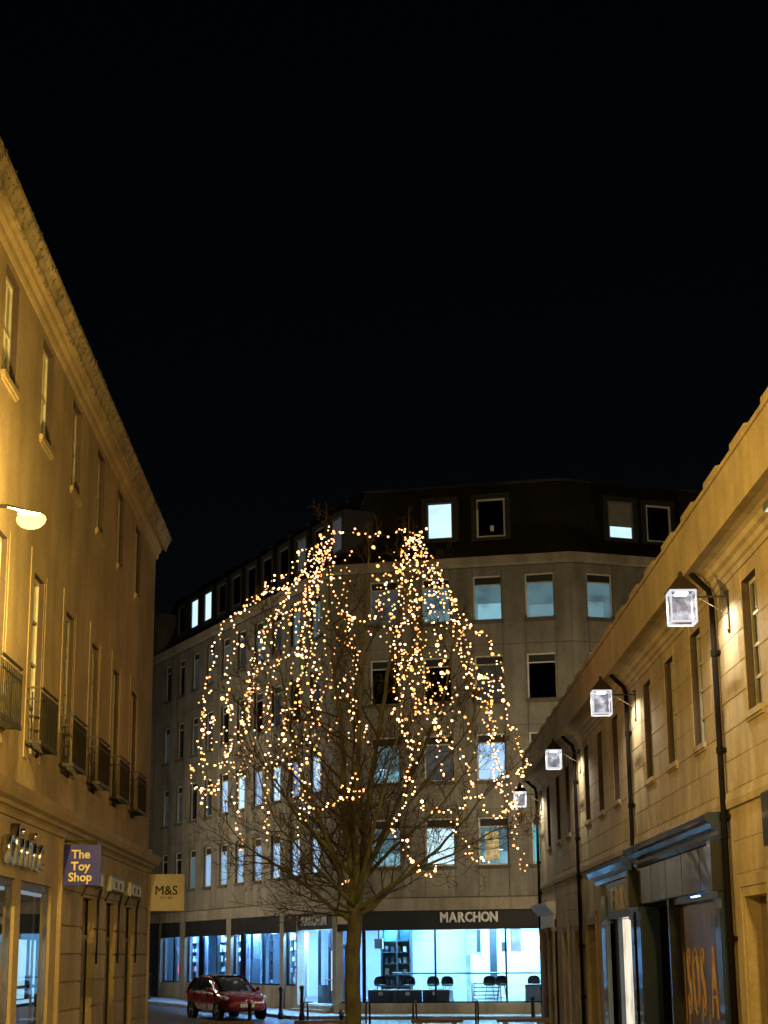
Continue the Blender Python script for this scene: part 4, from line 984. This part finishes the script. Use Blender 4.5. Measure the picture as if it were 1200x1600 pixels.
for cp_, r0 in LIMBS:
    pts = [wob(p, .025) if 0 < k else p for k, p in enumerate(spline(cp_, 5))]
    n = len(pts); q = MB(); q.tube(pts, [max(.008, r0 * (1 - .9 * (k / (n - 1)) ** .8)) for k in range(n)], 8); obj('limb', q, M_bark, tr, T(0, 0, 0), smooth=True)
    ln = sum((pts[i + 1] - pts[i]).length for i in range(n - 1)); nb = int(ln * 1.8) + 2
    for k in range(nb):
        f = .14 + .86 * (k + rnd.random()) / nb; i = min(n - 2, int(f * (n - 1))); ax = (pts[i + 1] - pts[i]).normalized()
        pr = ax.cross(Vector((rnd.gauss(0, 1), rnd.gauss(0, 1), rnd.gauss(0, 1)))).normalized(); an = R(rnd.uniform(30, 65))
        nd = (ax * math.cos(an) + pr * math.sin(an)).normalized()
        grow(pts[i], nd, rnd.uniform(.9, 1.7) * (1.15 - .75 * f), max(.009, r0 * .36 * (1 - .6 * f)), 1)
obj('crown', tw, M_twig, tr, T(0, 0, 0), kind='stuff')
# a few leaves still hanging on
M_leaf = plain('old_leaf', (.22, .17, .04), .6)
q = MB(); q.face([(0, 0, 0), (.03, .01, -.03), (.01, .02, -.09), (-.03, .01, -.04)]); q.face([(0, 0, 0), (.01, .02, -.09), (.012, .03, -.05)]); ME_leaf = q.mesh('leaf', M_leaf)
low = [p for p in TIPS if p.z < 5.5 and abs(p.x + .45) > 1.2]
for k in range(60):
    p = rnd.choice(low); put('leaf', ME_leaf, tr, T(*p) @ Matrix.Rotation(rnd.uniform(0, 6.3), 4, 'Z') @ Matrix.Scale(rnd.uniform(.7, 1.3), 4))

# ------------------------------------------------------------------ fairy lights draped over the crown
STRANDS = [
    [(-1.01,31.72,9.8),(-0.77,31.59,9.72),(-0.42,31.57,9.74),(-0.13,31.56,9.66),(0.16,31.68,9.71),(0.45,31.94,9.81)],
    [(-1.06,31.71,9.75),(-1.6,31.78,9.31),(-1.83,31.74,8.98),(-2.14,32.15,8.92),(-2.62,33.0,8.61),(-3.09,33.0,8.31),(-3.22,33.0,7.98),(-3.29,33.0,7.68),(-3.38,33.0,7.26),(-3.49,33.0,6.78),(-3.37,31.85,6.04),(-3.37,31.75,5.74),(-3.31,31.53,5.32),(-3.23,31.33,4.97),(-3.36,31.6,4.83),(-3.31,31.58,4.61)],
    [(-3.36,33.0,6.12),(-3.33,33.0,6.36),(-3.25,33.0,6.39),(-3.36,33.0,5.89),(-3.59,33.0,5.6),(-3.7,33.0,5.45),(-3.67,33.0,5.31),(-3.55,33.0,5.1),(-3.37,33.0,5.13),(-3.25,33.0,4.97)],
    [(-1.13,31.89,9.66),(-1.48,31.86,9.18),(-1.65,31.79,8.84),(-1.96,32.14,8.76),(-2.38,33.0,8.89),(-2.68,33.0,8.61),(-2.92,33.0,8.4),(-2.79,33.0,7.97),(-2.97,33.0,7.73),(-3.02,33.0,7.4),(-3.02,33.0,7.07),(-3.07,33.0,6.77),(-2.88,31.89,6.38),(-2.95,31.78,5.91),(-2.93,31.65,5.39),(-2.99,31.72,5.17),(-3.21,32.3,4.92)],
    [(-1.27,33.95,10.09),(-1.46,34.04,9.6),(-1.82,33.89,9.26),(-1.95,34.03,8.91),(-2.31,33.84,8.5),(-2.45,34.15,7.99),(-2.64,34.24,7.51),(-2.72,34.49,7.05),(-2.84,34.52,6.68),(-2.9,34.61,6.32),(-2.91,34.77,5.91),(-2.97,34.75,5.53),(-3.02,34.73,5.17),(-2.96,34.8,4.81),(-2.95,34.71,4.37),(-2.89,34.72,4.07)],
    [(-1.2,33.77,10.18),(-1.39,33.99,9.4),(-1.46,34.12,9.11),(-1.88,33.87,8.75),(-2.22,33.45,8.42),(-2.47,33.49,7.87),(-2.56,33.98,7.22),(-2.7,33.87,6.99),(-2.76,33.93,6.66),(-3.05,33.56,5.95),(-3.12,33.36,5.57),(-3.23,33.0,5.54)],
    [(-1.04,31.88,9.66),(-1.29,31.45,8.61),(-1.46,31.42,8.37),(-1.62,31.29,7.94),(-1.55,31.01,7.43),(-1.9,31.15,7.23),(-2.07,31.18,7.01),(-2.11,31.06,6.54),(-2.1,30.89,6.07),(-2.09,30.81,5.51),(-2.14,30.82,5.24),(-2.14,30.82,4.8),(-2.14,30.91,4.27),(-2.11,30.93,4.0)],
    [(-1.04,31.88,9.54),(-1.24,31.68,8.96),(-1.35,31.51,8.51),(-1.48,31.3,7.94),(-1.5,31.07,7.39),(-1.46,30.92,7.08),(-1.57,30.87,6.73),(-1.62,30.8,6.39),(-1.82,30.87,6.23),(-1.78,30.76,5.72),(-1.75,30.7,5.33),(-1.52,30.57,5.1),(-1.47,30.56,4.83),(-1.47,30.6,4.51),(-1.53,30.69,4.04)],
    [(-1.13,31.62,9.51),(-1.41,31.61,9.24),(-1.52,31.47,8.91),(-1.81,31.5,8.63),(-1.91,31.26,8.17),(-2.2,31.39,7.97),(-2.35,31.15,7.35),(-2.47,30.94,6.75),(-2.39,30.73,6.39),(-2.46,30.63,5.93),(-2.66,30.79,5.73),(-2.78,30.87,5.47),(-2.62,30.65,5.06)],
    [(-1.14,34.0,10.2),(-1.24,34.12,9.75),(-1.49,34.14,9.43),(-1.69,34.31,8.96),(-1.97,34.26,8.64),(-2.22,34.31,8.2),(-2.35,34.46,7.79),(-2.58,34.33,7.52),(-2.66,34.54,7.12)],
    [(-1.06,33.85,10.26),(-1.08,34.0,9.78),(-1.06,34.2,9.44),(-0.97,34.41,9.1),(-0.88,34.58,8.81),(-0.73,34.72,8.58),(-0.67,34.92,8.17),(-0.58,35.01,7.99),(-0.68,35.16,7.57),(-0.69,35.32,7.15),(-0.66,35.42,6.84),(-0.69,35.54,6.35),(-0.57,35.58,6.23),(-0.6,35.64,5.98),(-0.79,35.64,5.79)],
    [(0.44,32.02,9.74),(0.33,31.61,9.22),(0.15,31.32,8.86),(0.02,31.1,8.53),(-0.11,30.91,8.2),(-0.23,30.75,7.91),(-0.42,30.73,7.88),(-0.59,30.76,7.95),(-0.79,30.88,8.14)],
    [(-0.42,34.96,8.69),(-0.32,35.08,8.46),(-0.1,35.13,8.33)],
    [(-0.66,34.63,8.7),(-0.76,34.81,8.28),(-0.61,34.96,7.99),(-0.74,35.08,7.62),(-0.84,35.11,7.5),(-0.97,35.2,7.2),(-1.0,35.31,6.83),(-1.13,35.35,6.52),(-1.23,35.42,6.15)],
    [(-1.25,30.54,7.18),(-1.23,30.34,6.59),(-1.29,30.24,6.2),(-1.33,30.18,5.86),(-1.37,30.14,5.38),(-1.56,30.19,5.17)],
    [(-1.47,30.55,4.51),(-1.19,30.45,4.53),(-0.92,30.38,4.57),(-0.7,30.34,4.64),(-0.35,30.32,4.75),(-0.6,30.31,4.82),(-0.78,30.33,4.83),(-0.46,30.29,5.09)],
    [(-0.59,30.54,6.45),(-0.54,30.45,6.11),(-0.37,30.42,5.88),(-0.38,30.4,5.66)],
    [(0.48,33.78,10.26),(0.35,34.14,9.74),(0.32,34.52,9.18),(0.16,34.85,8.73),(0.15,35.05,8.38),(0.15,35.3,7.91),(0.34,35.15,8.07),(0.66,35.09,7.93)],
    [(0.49,32.24,9.79),(0.56,31.92,9.23),(0.55,31.5,8.55),(0.56,31.1,7.77),(0.52,30.92,7.4),(0.35,30.67,6.96),(0.4,30.61,6.67),(0.56,30.61,6.45),(0.61,30.55,6.17),(0.73,30.68,6.4)],
    [(0.54,33.8,10.17),(1.02,33.65,9.43),(1.32,33.73,8.88),(1.44,33.71,8.68),(1.68,33.68,8.3),(2.06,33.0,7.87),(2.17,33.0,7.5),(2.32,33.73,6.95),(2.39,34.03,6.44),(2.52,33.82,6.23),(2.55,33.97,5.95),(2.7,33.0,5.51),(2.6,33.98,5.46),(2.54,34.25,4.95)],
    [(0.63,32.07,9.69),(1.09,31.92,8.87),(1.28,31.37,7.93),(1.38,31.16,7.43),(1.47,30.94,6.88),(1.62,30.93,6.49),(1.85,31.06,6.22),(1.89,30.98,5.82),(1.93,30.97,5.44),(2.16,31.21,5.07),(2.28,31.5,4.6)],
    [(0.6,33.56,10.05),(0.84,33.77,9.33),(1.25,33.35,8.86),(1.43,33.39,8.5),(1.64,33.67,7.93),(1.76,33.82,7.52),(1.96,33.72,7.13),(2.07,33.7,6.83),(2.14,34.03,6.2),(2.14,34.23,5.74),(2.29,33.95,5.34),(2.32,33.8,4.68)],
    [(0.78,31.42,8.41),(0.94,31.31,8.04),(1.03,30.95,7.23),(1.05,30.84,6.98),(1.01,30.72,6.69),(1.22,30.69,6.18)],
    [(0.53,31.01,7.41),(0.74,30.92,6.89),(0.87,30.86,6.43),(0.89,30.75,6.03),(1.0,30.79,5.75),(1.16,30.89,5.6),(1.36,31.04,5.45),(1.49,31.13,5.13),(1.43,31.11,4.69),(1.25,30.99,4.46)],
    [(0.24,30.35,7.02),(0.29,30.24,6.62),(0.17,30.06,6.1),(0.22,30.03,5.88),(0.38,30.05,5.62),(0.51,30.08,5.56),(0.43,30.0,5.08),(0.53,30.08,4.66),(0.69,30.18,4.4),(0.96,30.29,4.46),(1.12,30.39,4.41)],
    [(0.25,30.55,6.01),(0.41,30.54,5.35),(0.27,30.51,4.65),(0.1,30.52,4.22),(0.15,30.56,4.01),(0.37,30.68,3.88),(0.34,30.77,3.65),(0.53,30.91,3.5),(0.74,31.09,3.37),(0.88,31.12,3.5)],
    [(2.45,33.0,4.84),(2.44,33.0,4.44),(2.43,33.0,4.09),(2.51,33.0,3.75),(2.56,33.0,3.47)],
    [(1.42,30.83,4.66),(1.7,31.1,4.74),(1.82,31.3,4.48),(2.13,31.83,4.46),(2.45,33.0,4.84)],
    [(1.06,30.22,4.45),(1.33,30.53,3.89),(1.5,30.79,3.69),(1.85,31.23,3.61)],
    [(0.51,30.55,6.55),(0.72,30.53,6.16),(0.94,30.57,5.78),(0.95,30.52,5.23),(1.14,30.62,5.02)],
    [(0.45,31.97,9.67),(0.74,31.94,9.23),(0.96,31.74,8.65),(0.78,31.44,8.47),(0.3,30.78,7.71),(0.35,30.58,7.23),(0.54,30.52,6.88),(0.84,30.59,6.67),(1.06,30.71,6.63)],
    [(0.77,33.0,10.1),(0.57,31.99,9.37),(0.91,32.05,8.9),(1.08,31.91,8.45),(1.4,32.09,8.07),(1.48,31.71,7.41),(1.68,31.72,7.0),(1.98,33.0,7.2),(1.98,32.23,6.73),(1.81,31.44,5.99),(2.04,31.77,5.58),(1.9,31.43,5.1),(2.15,31.94,4.81)],
    [(0.51,33.55,10.17),(0.71,33.2,9.9),(0.84,33.42,9.51),(1.06,33.0,9.22),(1.24,33.0,8.85)],
    [(0.51,31.91,9.65),(0.38,31.3,8.86),(0.54,31.03,8.27),(0.19,30.56,7.62),(0.29,30.34,7.08),(0.18,30.16,6.61),(0.23,30.08,6.32)],
    [(-0.8,33.0,3.33),(-0.76,33.0,3.41),(-0.72,32.96,3.35),(-0.77,33.0,3.3)],
]
M_wire = plain('thin_dark_wire', (.02, .02, .015), .6)
M_bulb = [emit('warm_fairy_bulb', (1.0, .52, .18), 7.5), emit('pinkish_fairy_bulb', (1.0, .46, .24), 4.5), emit('amber_fairy_bulb', (1.0, .46, .12), 2.4)]
ME_bulb = []
for mm in M_bulb:
    q = MB(); t_ = (1 + 5 ** .5) / 2; c_ = 1 / math.hypot(1, t_)
    V_ = [(-1, t_, 0), (1, t_, 0), (-1, -t_, 0), (1, -t_, 0), (0, -1, t_), (0, 1, t_), (0, -1, -t_), (0, 1, -t_), (t_, 0, -1), (t_, 0, 1), (-t_, 0, -1), (-t_, 0, 1)]
    for v in V_: q.P(*[x * c_ for x in v])
    q.f = [list(x) for x in ((0, 11, 5), (0, 5, 1), (0, 1, 7), (0, 7, 10), (0, 10, 11), (1, 5, 9), (5, 11, 4), (11, 10, 2), (10, 7, 6), (7, 1, 8), (3, 9, 4), (3, 4, 2), (3, 2, 6), (3, 6, 8), (3, 8, 9), (4, 9, 5), (2, 4, 11), (6, 2, 10), (8, 6, 7), (9, 8, 1))]; q.fm = [0] * 20
    ME_bulb.append(q.mesh('bulb', mm, True))
SLAB = [
    'short level fairy light string joining the two peaks of the tree', 'outermost fairy light string down the side of the crown facing the terrace',
    'short looping fairy light string at the lower edge of the crown facing the terrace', 'fairy light string one in from the edge facing the terrace',
    'longest fairy light string ending above the lowest limb facing the terrace', 'fairy light string in the dense cluster facing the terrace, ending mid crown',
    'long fairy light string in front of the third lit column of office windows', 'fairy light string passing the bright upper corner windows of the office',
    'dense fairy light string down the middle of the terrace-side cluster', 'fairy light string along the upper slope facing the terrace',
    'fairy light string down the centre of the crown from the first peak', 'fairy light string swagged from the second peak to the crown centre',
    'very short fairy light string dangling at the crown centre', 'fairy light string curling off the centre column toward the terrace',
    'sparse fairy light string among the inner branches on the terrace side', 'fairy light string looped across the low crown above the trunk',
    'short fairy light string branching off the centre column', 'fairy light string straight down from the second peak',
    'fairy light string zigzagging below the second peak', 'outermost fairy light string down the side facing the shop row',
    'fairy light string just inside the edge facing the shop row', 'thick fairy light string through the shop-row side cluster',
    'short fairy light string in front of the grey office wall, upper crown', 'fairy light string down to the low crown, between centre and shop-row edge',
    'fairy light string weaving down the inner crown on the shop-row side', 'fairy light string ending in a low loop under the crown',
    'fairy light tail hanging alone beside the last wall lantern', 'fairy light string swagged along the bottom edge near the last wall lantern',
    'fairy light string dropping in front of the gold lit window', 'fairy light string across the inner branches above the gold lit window',
    'fairy light string wandering from the second peak into the crown middle', 'fairy light string from the second peak to the edge below the dark window',
    'short bright fairy light string bunched at the second peak', 'fairy light string curving down behind the second peak', 'tiny bunch of fairy lights low on the main fork']
lr = random.Random(5); nb_ = 0
# thinner strings on the far side and inside the crown, hanging down its round
for k in range(14):
    an = 2 * math.pi * (k + lr.uniform(-.3, .3)) / 14; P = []; zb = lr.uniform(4.2, 6.2); kk = lr.uniform(.55, .95)
    z = 9.5
    while z > zb:
        rr_ = kk * (3.25 if z < 5.6 else 3.25 - (z - 5.6) * .48) * (.9 if z < 4.6 else 1); an += lr.uniform(-.07, .07)
        P.append((-.45 + rr_ * math.cos(an), 33 + rr_ * math.sin(an), z)); z -= lr.uniform(.4, .6)
    STRANDS.append(P)
SLAB += ['thin dim fairy light string hanging among the branches inside or behind the crown'] * 14
for si, P in enumerate(STRANDS):
    P = [Vector(p) for p in P]
    r = empty('fairy_light_string', T(*P[0]), SLAB[si], 'fairy lights', 'fairy light strings draped over the tree')
    pts = spline(P, 4); pts = [p + Vector((lr.uniform(-.04, .04), lr.uniform(-.05, .05), lr.uniform(-.03, .03))) for p in pts]
    q = MB(); q.tube(pts, .004, 3, cap=False); obj('wire', q, M_wire, r, T(0, 0, 0))
    acc = 0; nxt = 0
    for a_, b_ in zip(pts, pts[1:]):
        L = (b_ - a_).length
        while nxt <= acc + L:
            p = a_.lerp(b_, (nxt - acc) / max(L, 1e-6)) + Vector((lr.uniform(-.07, .07), lr.uniform(-.1, .1), lr.uniform(-.04, .04)))
            sc = .0172 * lr.choice((.75, .9, 1, 1, 1.1, 1.3)) * (1.75 if lr.random() < .1 else 1)
            put('bulb', ME_bulb[lr.choice((0, 0, 1, 1, 2, 2) if si < 35 else (1, 2, 2, 2))], r, T(*p) @ Matrix.Scale(sc, 4)); nb_ += 1
            nxt += lr.uniform(.052, .125) if si < 35 else lr.uniform(.1, .2)
        acc += L
print('bulbs', nb_)

# ------------------------------------------------------------------ red hatchback
hd = Vector((.448, -.893)); cyy = 63.85
FCAR = frame((-5.78, cyy), hd, 1, gz(cyy) - .03)
car = empty('red_car', FCAR, 'dark red hatchback parked at the kerb outside the blue shop windows', 'car')
M_red = plain('dark_red_car_paint', (.22, .012, .018), .25, coat=1.0, var=.05)
M_cglass = plain('car_window_glass', (.015, .017, .02), .04, spec=.8)
M_tyre = plain('tyre_rubber', (.015, .015, .015), .9, spec=.1)
M_trim = plain('black_plastic_trim', (.015, .015, .017), .7, spec=.2)
M_lens = plain('headlamp_lens', (.6, .6, .62), .08, spec=.8)
M_plate = plain('white_number_plate', (.75, .73, .62), .4, var=.03)
ST = [(-2.0, .60, .46, .80), (-1.95, .74, .36, .93), (-1.75, .82, .29, .99), (-1.4, .85, .25, 1.0), (-.8, .86, .22, .98), (0, .865, .21, .96), (.6, .86, .21, .945), (1.0, .855, .22, .92), (1.3, .84, .23, .885), (1.6, .81, .25, .82), (1.8, .755, .27, .74), (1.92, .68, .3, .66), (1.99, .55, .36, .56)]
q = MB(); rings = []
for x, w, zb, zt in ST:
    h = zt - zb; half = [(w * .8, zb), (w * .95, zb + .06), (w, zb + h * .3), (w * 1.01, zb + h * .55), (w * .98, zb + h * .82), (w * .92, zt - .015), (w * .8, zt + .012), (w * .4, zt + .035)]
    ring = [(x, y, z) for y, z in half] + [(x, -y, z) for y, z in half[::-1]]
    rings.append([q.P(*p) for p in ring])
n = len(rings[0])
for a_, b_ in zip(rings, rings[1:]):
    for j in range(n): q.f.append([a_[j], a_[(j + 1) % n], b_[(j + 1) % n], b_[j]]); q.fm.append(0)
q.f.append(rings[0]); q.f.append(rings[-1][::-1]); q.fm += [0, 0]
obj('body', q, M_red, car, FCAR, smooth=True)
GH = [(-1.92, .72, .93, .70, .95), (-1.72, .76, .97, .60, 1.27), (-1.4, .80, .98, .60, 1.42), (-.9, .80, .97, .615, 1.475), (-.3, .80, .95, .62, 1.48), (.1, .80, .94, .60, 1.44), (.55, .77, .93, .585, 1.24), (1.08, .72, .90, .66, .915)]
q = MB(); rr = MB(); rings = []; rr_ = []
for x, wb, zb, wt, zt in GH:
    half = [(wb, zb), (wb + (wt - wb) * .55, zb + (zt - zb) * .55), (wt, zt - .03), (wt * .8, zt), (wt * .35, zt + .012)]
    rings.append([q.P(x, y, z) for y, z in half] + [q.P(x, -y, z) for y, z in half[::-1]])
for a_, b_ in zip(rings, rings[1:]):
    for j in range(len(a_) - 1): q.f.append([a_[j], a_[j + 1], b_[j + 1], b_[j]]); q.fm.append(0)
obj('window_glass', q, M_cglass, car, FCAR, smooth=True)
rg = []
for x, wb, zb, wt, zt in GH[1:6]:
    half = [(wt + .025, zt - .06), (wt + .012, zt - .015), (wt * .8, zt + .016), (wt * .35, zt + .03)]
    rg.append([rr.P(x + (.02 if x > 0 else -.02), y, z) for y, z in half] + [rr.P(x + (.02 if x > 0 else -.02), -y, z) for y, z in half[::-1]])
for a_, b_ in zip(rg, rg[1:]):
    for j in range(len(a_) - 1): rr.f.append([a_[j], a_[j + 1], b_[j + 1], b_[j]]); rr.fm.append(0)
obj('roof', rr, M_red, car, FCAR, smooth=True)
for sg in (-1, 1):
    for nm, pth, rad, mm in (('windscreen_pillar', [(.12, sg * .615, 1.42), (.55, sg * .64, 1.2), (1.02, sg * .72, .93)], .035, M_red), ('door_pillar', [(-.55, sg * .63, 1.44), (-.55, sg * .79, .98)], .035, M_trim), ('rear_pillar', [(-1.45, sg * .625, 1.38), (-1.75, sg * .70, 1.15), (-1.82, sg * .77, .97)], .07, M_red), ('window_sill_trim', [(-1.5, sg * .80, .99), (-.4, sg * .815, .965), (.8, sg * .79, .935)], .014, M_chrome)):
        q = MB(); q.tube(pth, rad, 6); obj(nm, q, mm, car, FCAR, smooth=True)
    q = MB(); q.lathe([(.0, -.06), (.09, -.04), (.1, .04), (.05, .08)], (.72, sg * .93, 1.0), 8); q.box(.68, .76, sg * .86 - .05, sg * .86 + .05, .93, .97); obj('door_mirror', q, M_red, car, FCAR, smooth=True)
    q = MB(); q.box(-.98, -.96, sg * .858 - .012, sg * .858 + .012, .35, .95); q.box(.33, .35, sg * .862 - .012, sg * .862 + .012, .35, .93); obj('door_seam', q, M_trim, car, FCAR)
    q = MB(); q.box(-.42, -.22, sg * .862 - .025, sg * .862 + .025, .80, .835); obj('door_handle', q, M_chrome, car, FCAR)
    q = MB(); q.tube([(1.55, sg * .80, .755), (1.7, sg * .74, .735), (1.84, sg * .65, .69)], [.05, .085, .06], 8); obj('headlight', q, M_lens, car, FCAR, smooth=True)
    q = MB(); q.lathe([(.0, 0), (.06, .0), (.06, .02), (.0, .03)], (0, 0, 0), 10); obj('fog_lamp', q, M_lens, car, FCAR @ T(1.86, sg * .58, .42) @ Matrix.Rotation(R(90), 4, 'Y'))
    q = MB(); q.tube([(-1.95, sg * .70, .80), (-1.88, sg * .77, .95)], .06, 6); obj('tail_light', q, plain('red_tail_lens', (.4, .02, .02), .2), car, FCAR, smooth=True)
    for x in (1.27, -1.25):
        M = FCAR @ T(x, sg * .77, .30) @ Matrix.Rotation(R(90 * -sg), 4, 'X')
        q = MB(); q.lathe([(.2, -.1), (.29, -.1), (.305, -.06), (.305, .06), (.29, .1), (.2, .1)], (0, 0, 0), 20, False); wh = obj('wheel', q, M_tyre, car, M, smooth=False)
        q = MB(); q.lathe([(.19, .02), (.205, .085), (.18, .1), (.165, .06)], (0, 0, 0), 16, False)
        for k in range(5):
            an = k * 2 * math.pi / 5; q.tube([(.03 * math.cos(an), .03 * math.sin(an), .085), (.18 * math.cos(an), .18 * math.sin(an), .085)], .025, 4)
        obj('rim', q, M_chrome, wh, M)
        q = MB(); q.lathe([(.31, .0), (.35, .0), (.35, .115), (.31, .115)], (0, 0, 0), 20, False); obj('wheel_arch', q, M_trim, car, M)
q = MB(); q.box(1.9, 1.955, -.42, .42, .5, .6); obj('grille', q, M_trim, car, FCAR)
q = MB(); q.box(1.93, 1.975, -.5, .5, .30, .41); obj('lower_intake', q, M_trim, car, FCAR)
q = MB(); q.box(1.99, 2.005, -.26, .26, .42, .53); obj('number_plate', q, M_plate, car, FCAR)
q = MB(); q.lathe([(.0, 0), (.065, .0), (.07, .015), (.05, .02)], (0, 0, 0), 14); obj('badge', q, M_chrome, car, FCAR @ T(1.95, 0, .62) @ Matrix.Rotation(R(75), 4, 'Y'))
q = MB(); q.tube([(.95, -.5, .94), (1.0, .1, .95)], .012, 4); q.tube([(.98, .05, .945), (.96, .6, .94)], .012, 4); obj('wiper', q, M_trim, car, FCAR)

# ------------------------------------------------------------------ street furniture
def bollard(x, y, h, label, ring=None):
    z = gz(y) + (.07 if y > 60 else -.03); M = T(x, y, z)
    r = empty('bollard', M, label, 'bollard', 'cast iron bollards')
    q = MB(); q.lathe([(.10, -.1), (.10, .08), (.075, .12), (.062, .3), (.055, h - .2), (.075, h - .18), (.075, h - .15), (.055, h - .13)], (0, 0, 0), 12); obj('shaft', q, M_iron, r, M, smooth=True)
    q = MB(); q.lathe([(.055, h - .13), (.085, h - .1), (.085, h - .04), (.05, h), (.0, h + .01)], (0, 0, 0), 12); obj('cap', q, ring or M_iron, r, M, smooth=True)
bollard(-10.75, 80.3, 1.15, 'black bollard behind the red car, below the beige M&S sign')
bollard(-3.78, 62.9, 1.0, 'black bollard on the pavement just ahead of the red car bonnet')
bollard(-3.0, 62.0, 1.05, 'black bollard in front of the shop entrance door')
bollard(-4.25, 55.0, .85, 'short bollard with a pinkish top in front of the car number plate', plain('faded_pink_band', (.45, .2, .18), .5))
bollard(4.72, 58.9, .82, 'black bollard under the grey-blue box plinth at the shop corner')
bollard(-1.32, 50.0, .62, 'low bollard standing between the entrance and the tree trunk', M_greymetal)
for x, lbl in ((-2.32, 'bicycle stand standing near the shop entrance'), (-.58, 'bicycle stand just beside the tree trunk'), (.72, 'bicycle stand below the long dark counter'), (2.45, 'bicycle stand below the slatted white rack')):
    M = T(x, 50, gz(50)) @ Matrix.Rotation(R(82), 4, 'Z')
    r = empty('bicycle_stand', M, lbl, 'bicycle stand', 'bicycle stands in the street')
    q = MB(); q.tube([(-.35, 0, 0), (-.35, 0, .62), (-.31, 0, .74), (-.22, 0, .8), (.22, 0, .8), (.31, 0, .74), (.35, 0, .62), (.35, 0, 0)], .025, 8); obj('hoop', q, M_iron, r, M, smooth=True)
    for sx in (-.35, .35):
        q = MB(); q.lathe([(.06, 0), (.06, .01), (.03, .02)], (sx, 0, .005), 8); obj('foot', q, M_iron, r, M)
for x, lbl in ((-3.75, 'low timber bench in front of the red car'), (-1.6, 'low timber bench before the shop entrance'), (1.12, 'low timber bench just past the tree trunk'), (3.12, 'low timber bench by the shop row corner')):
    M = T(x, 42.0, gz(42)); r = empty('bench', M, lbl, 'bench', 'timber benches in the street')
    for k in range(4):
        q = MB(); q.box(-.6, .6, -.24 + .12 * k, -.13 + .12 * k, .48, .55); obj('slat', q, M_timber, r, M)
    for sx in (-.45, .35):
        q = MB(); q.box(sx, sx + .1, -.22, .22, 0, .478); obj('leg', q, M_greymetal, r, M)
M = T(5.42, 60.9, gz(60.9) + .07); r = empty('grit_bin', M, 'small black box standing on the pavement at the shop row corner', 'bin')
q = MB(); q.box(-.22, .22, -.18, .18, 0, .4); obj('body', q, M_trim, r, M)
q = MB(); q.box(-.25, .25, -.2, .2, .4, .45); obj('lid', q, M_trim, r, M)
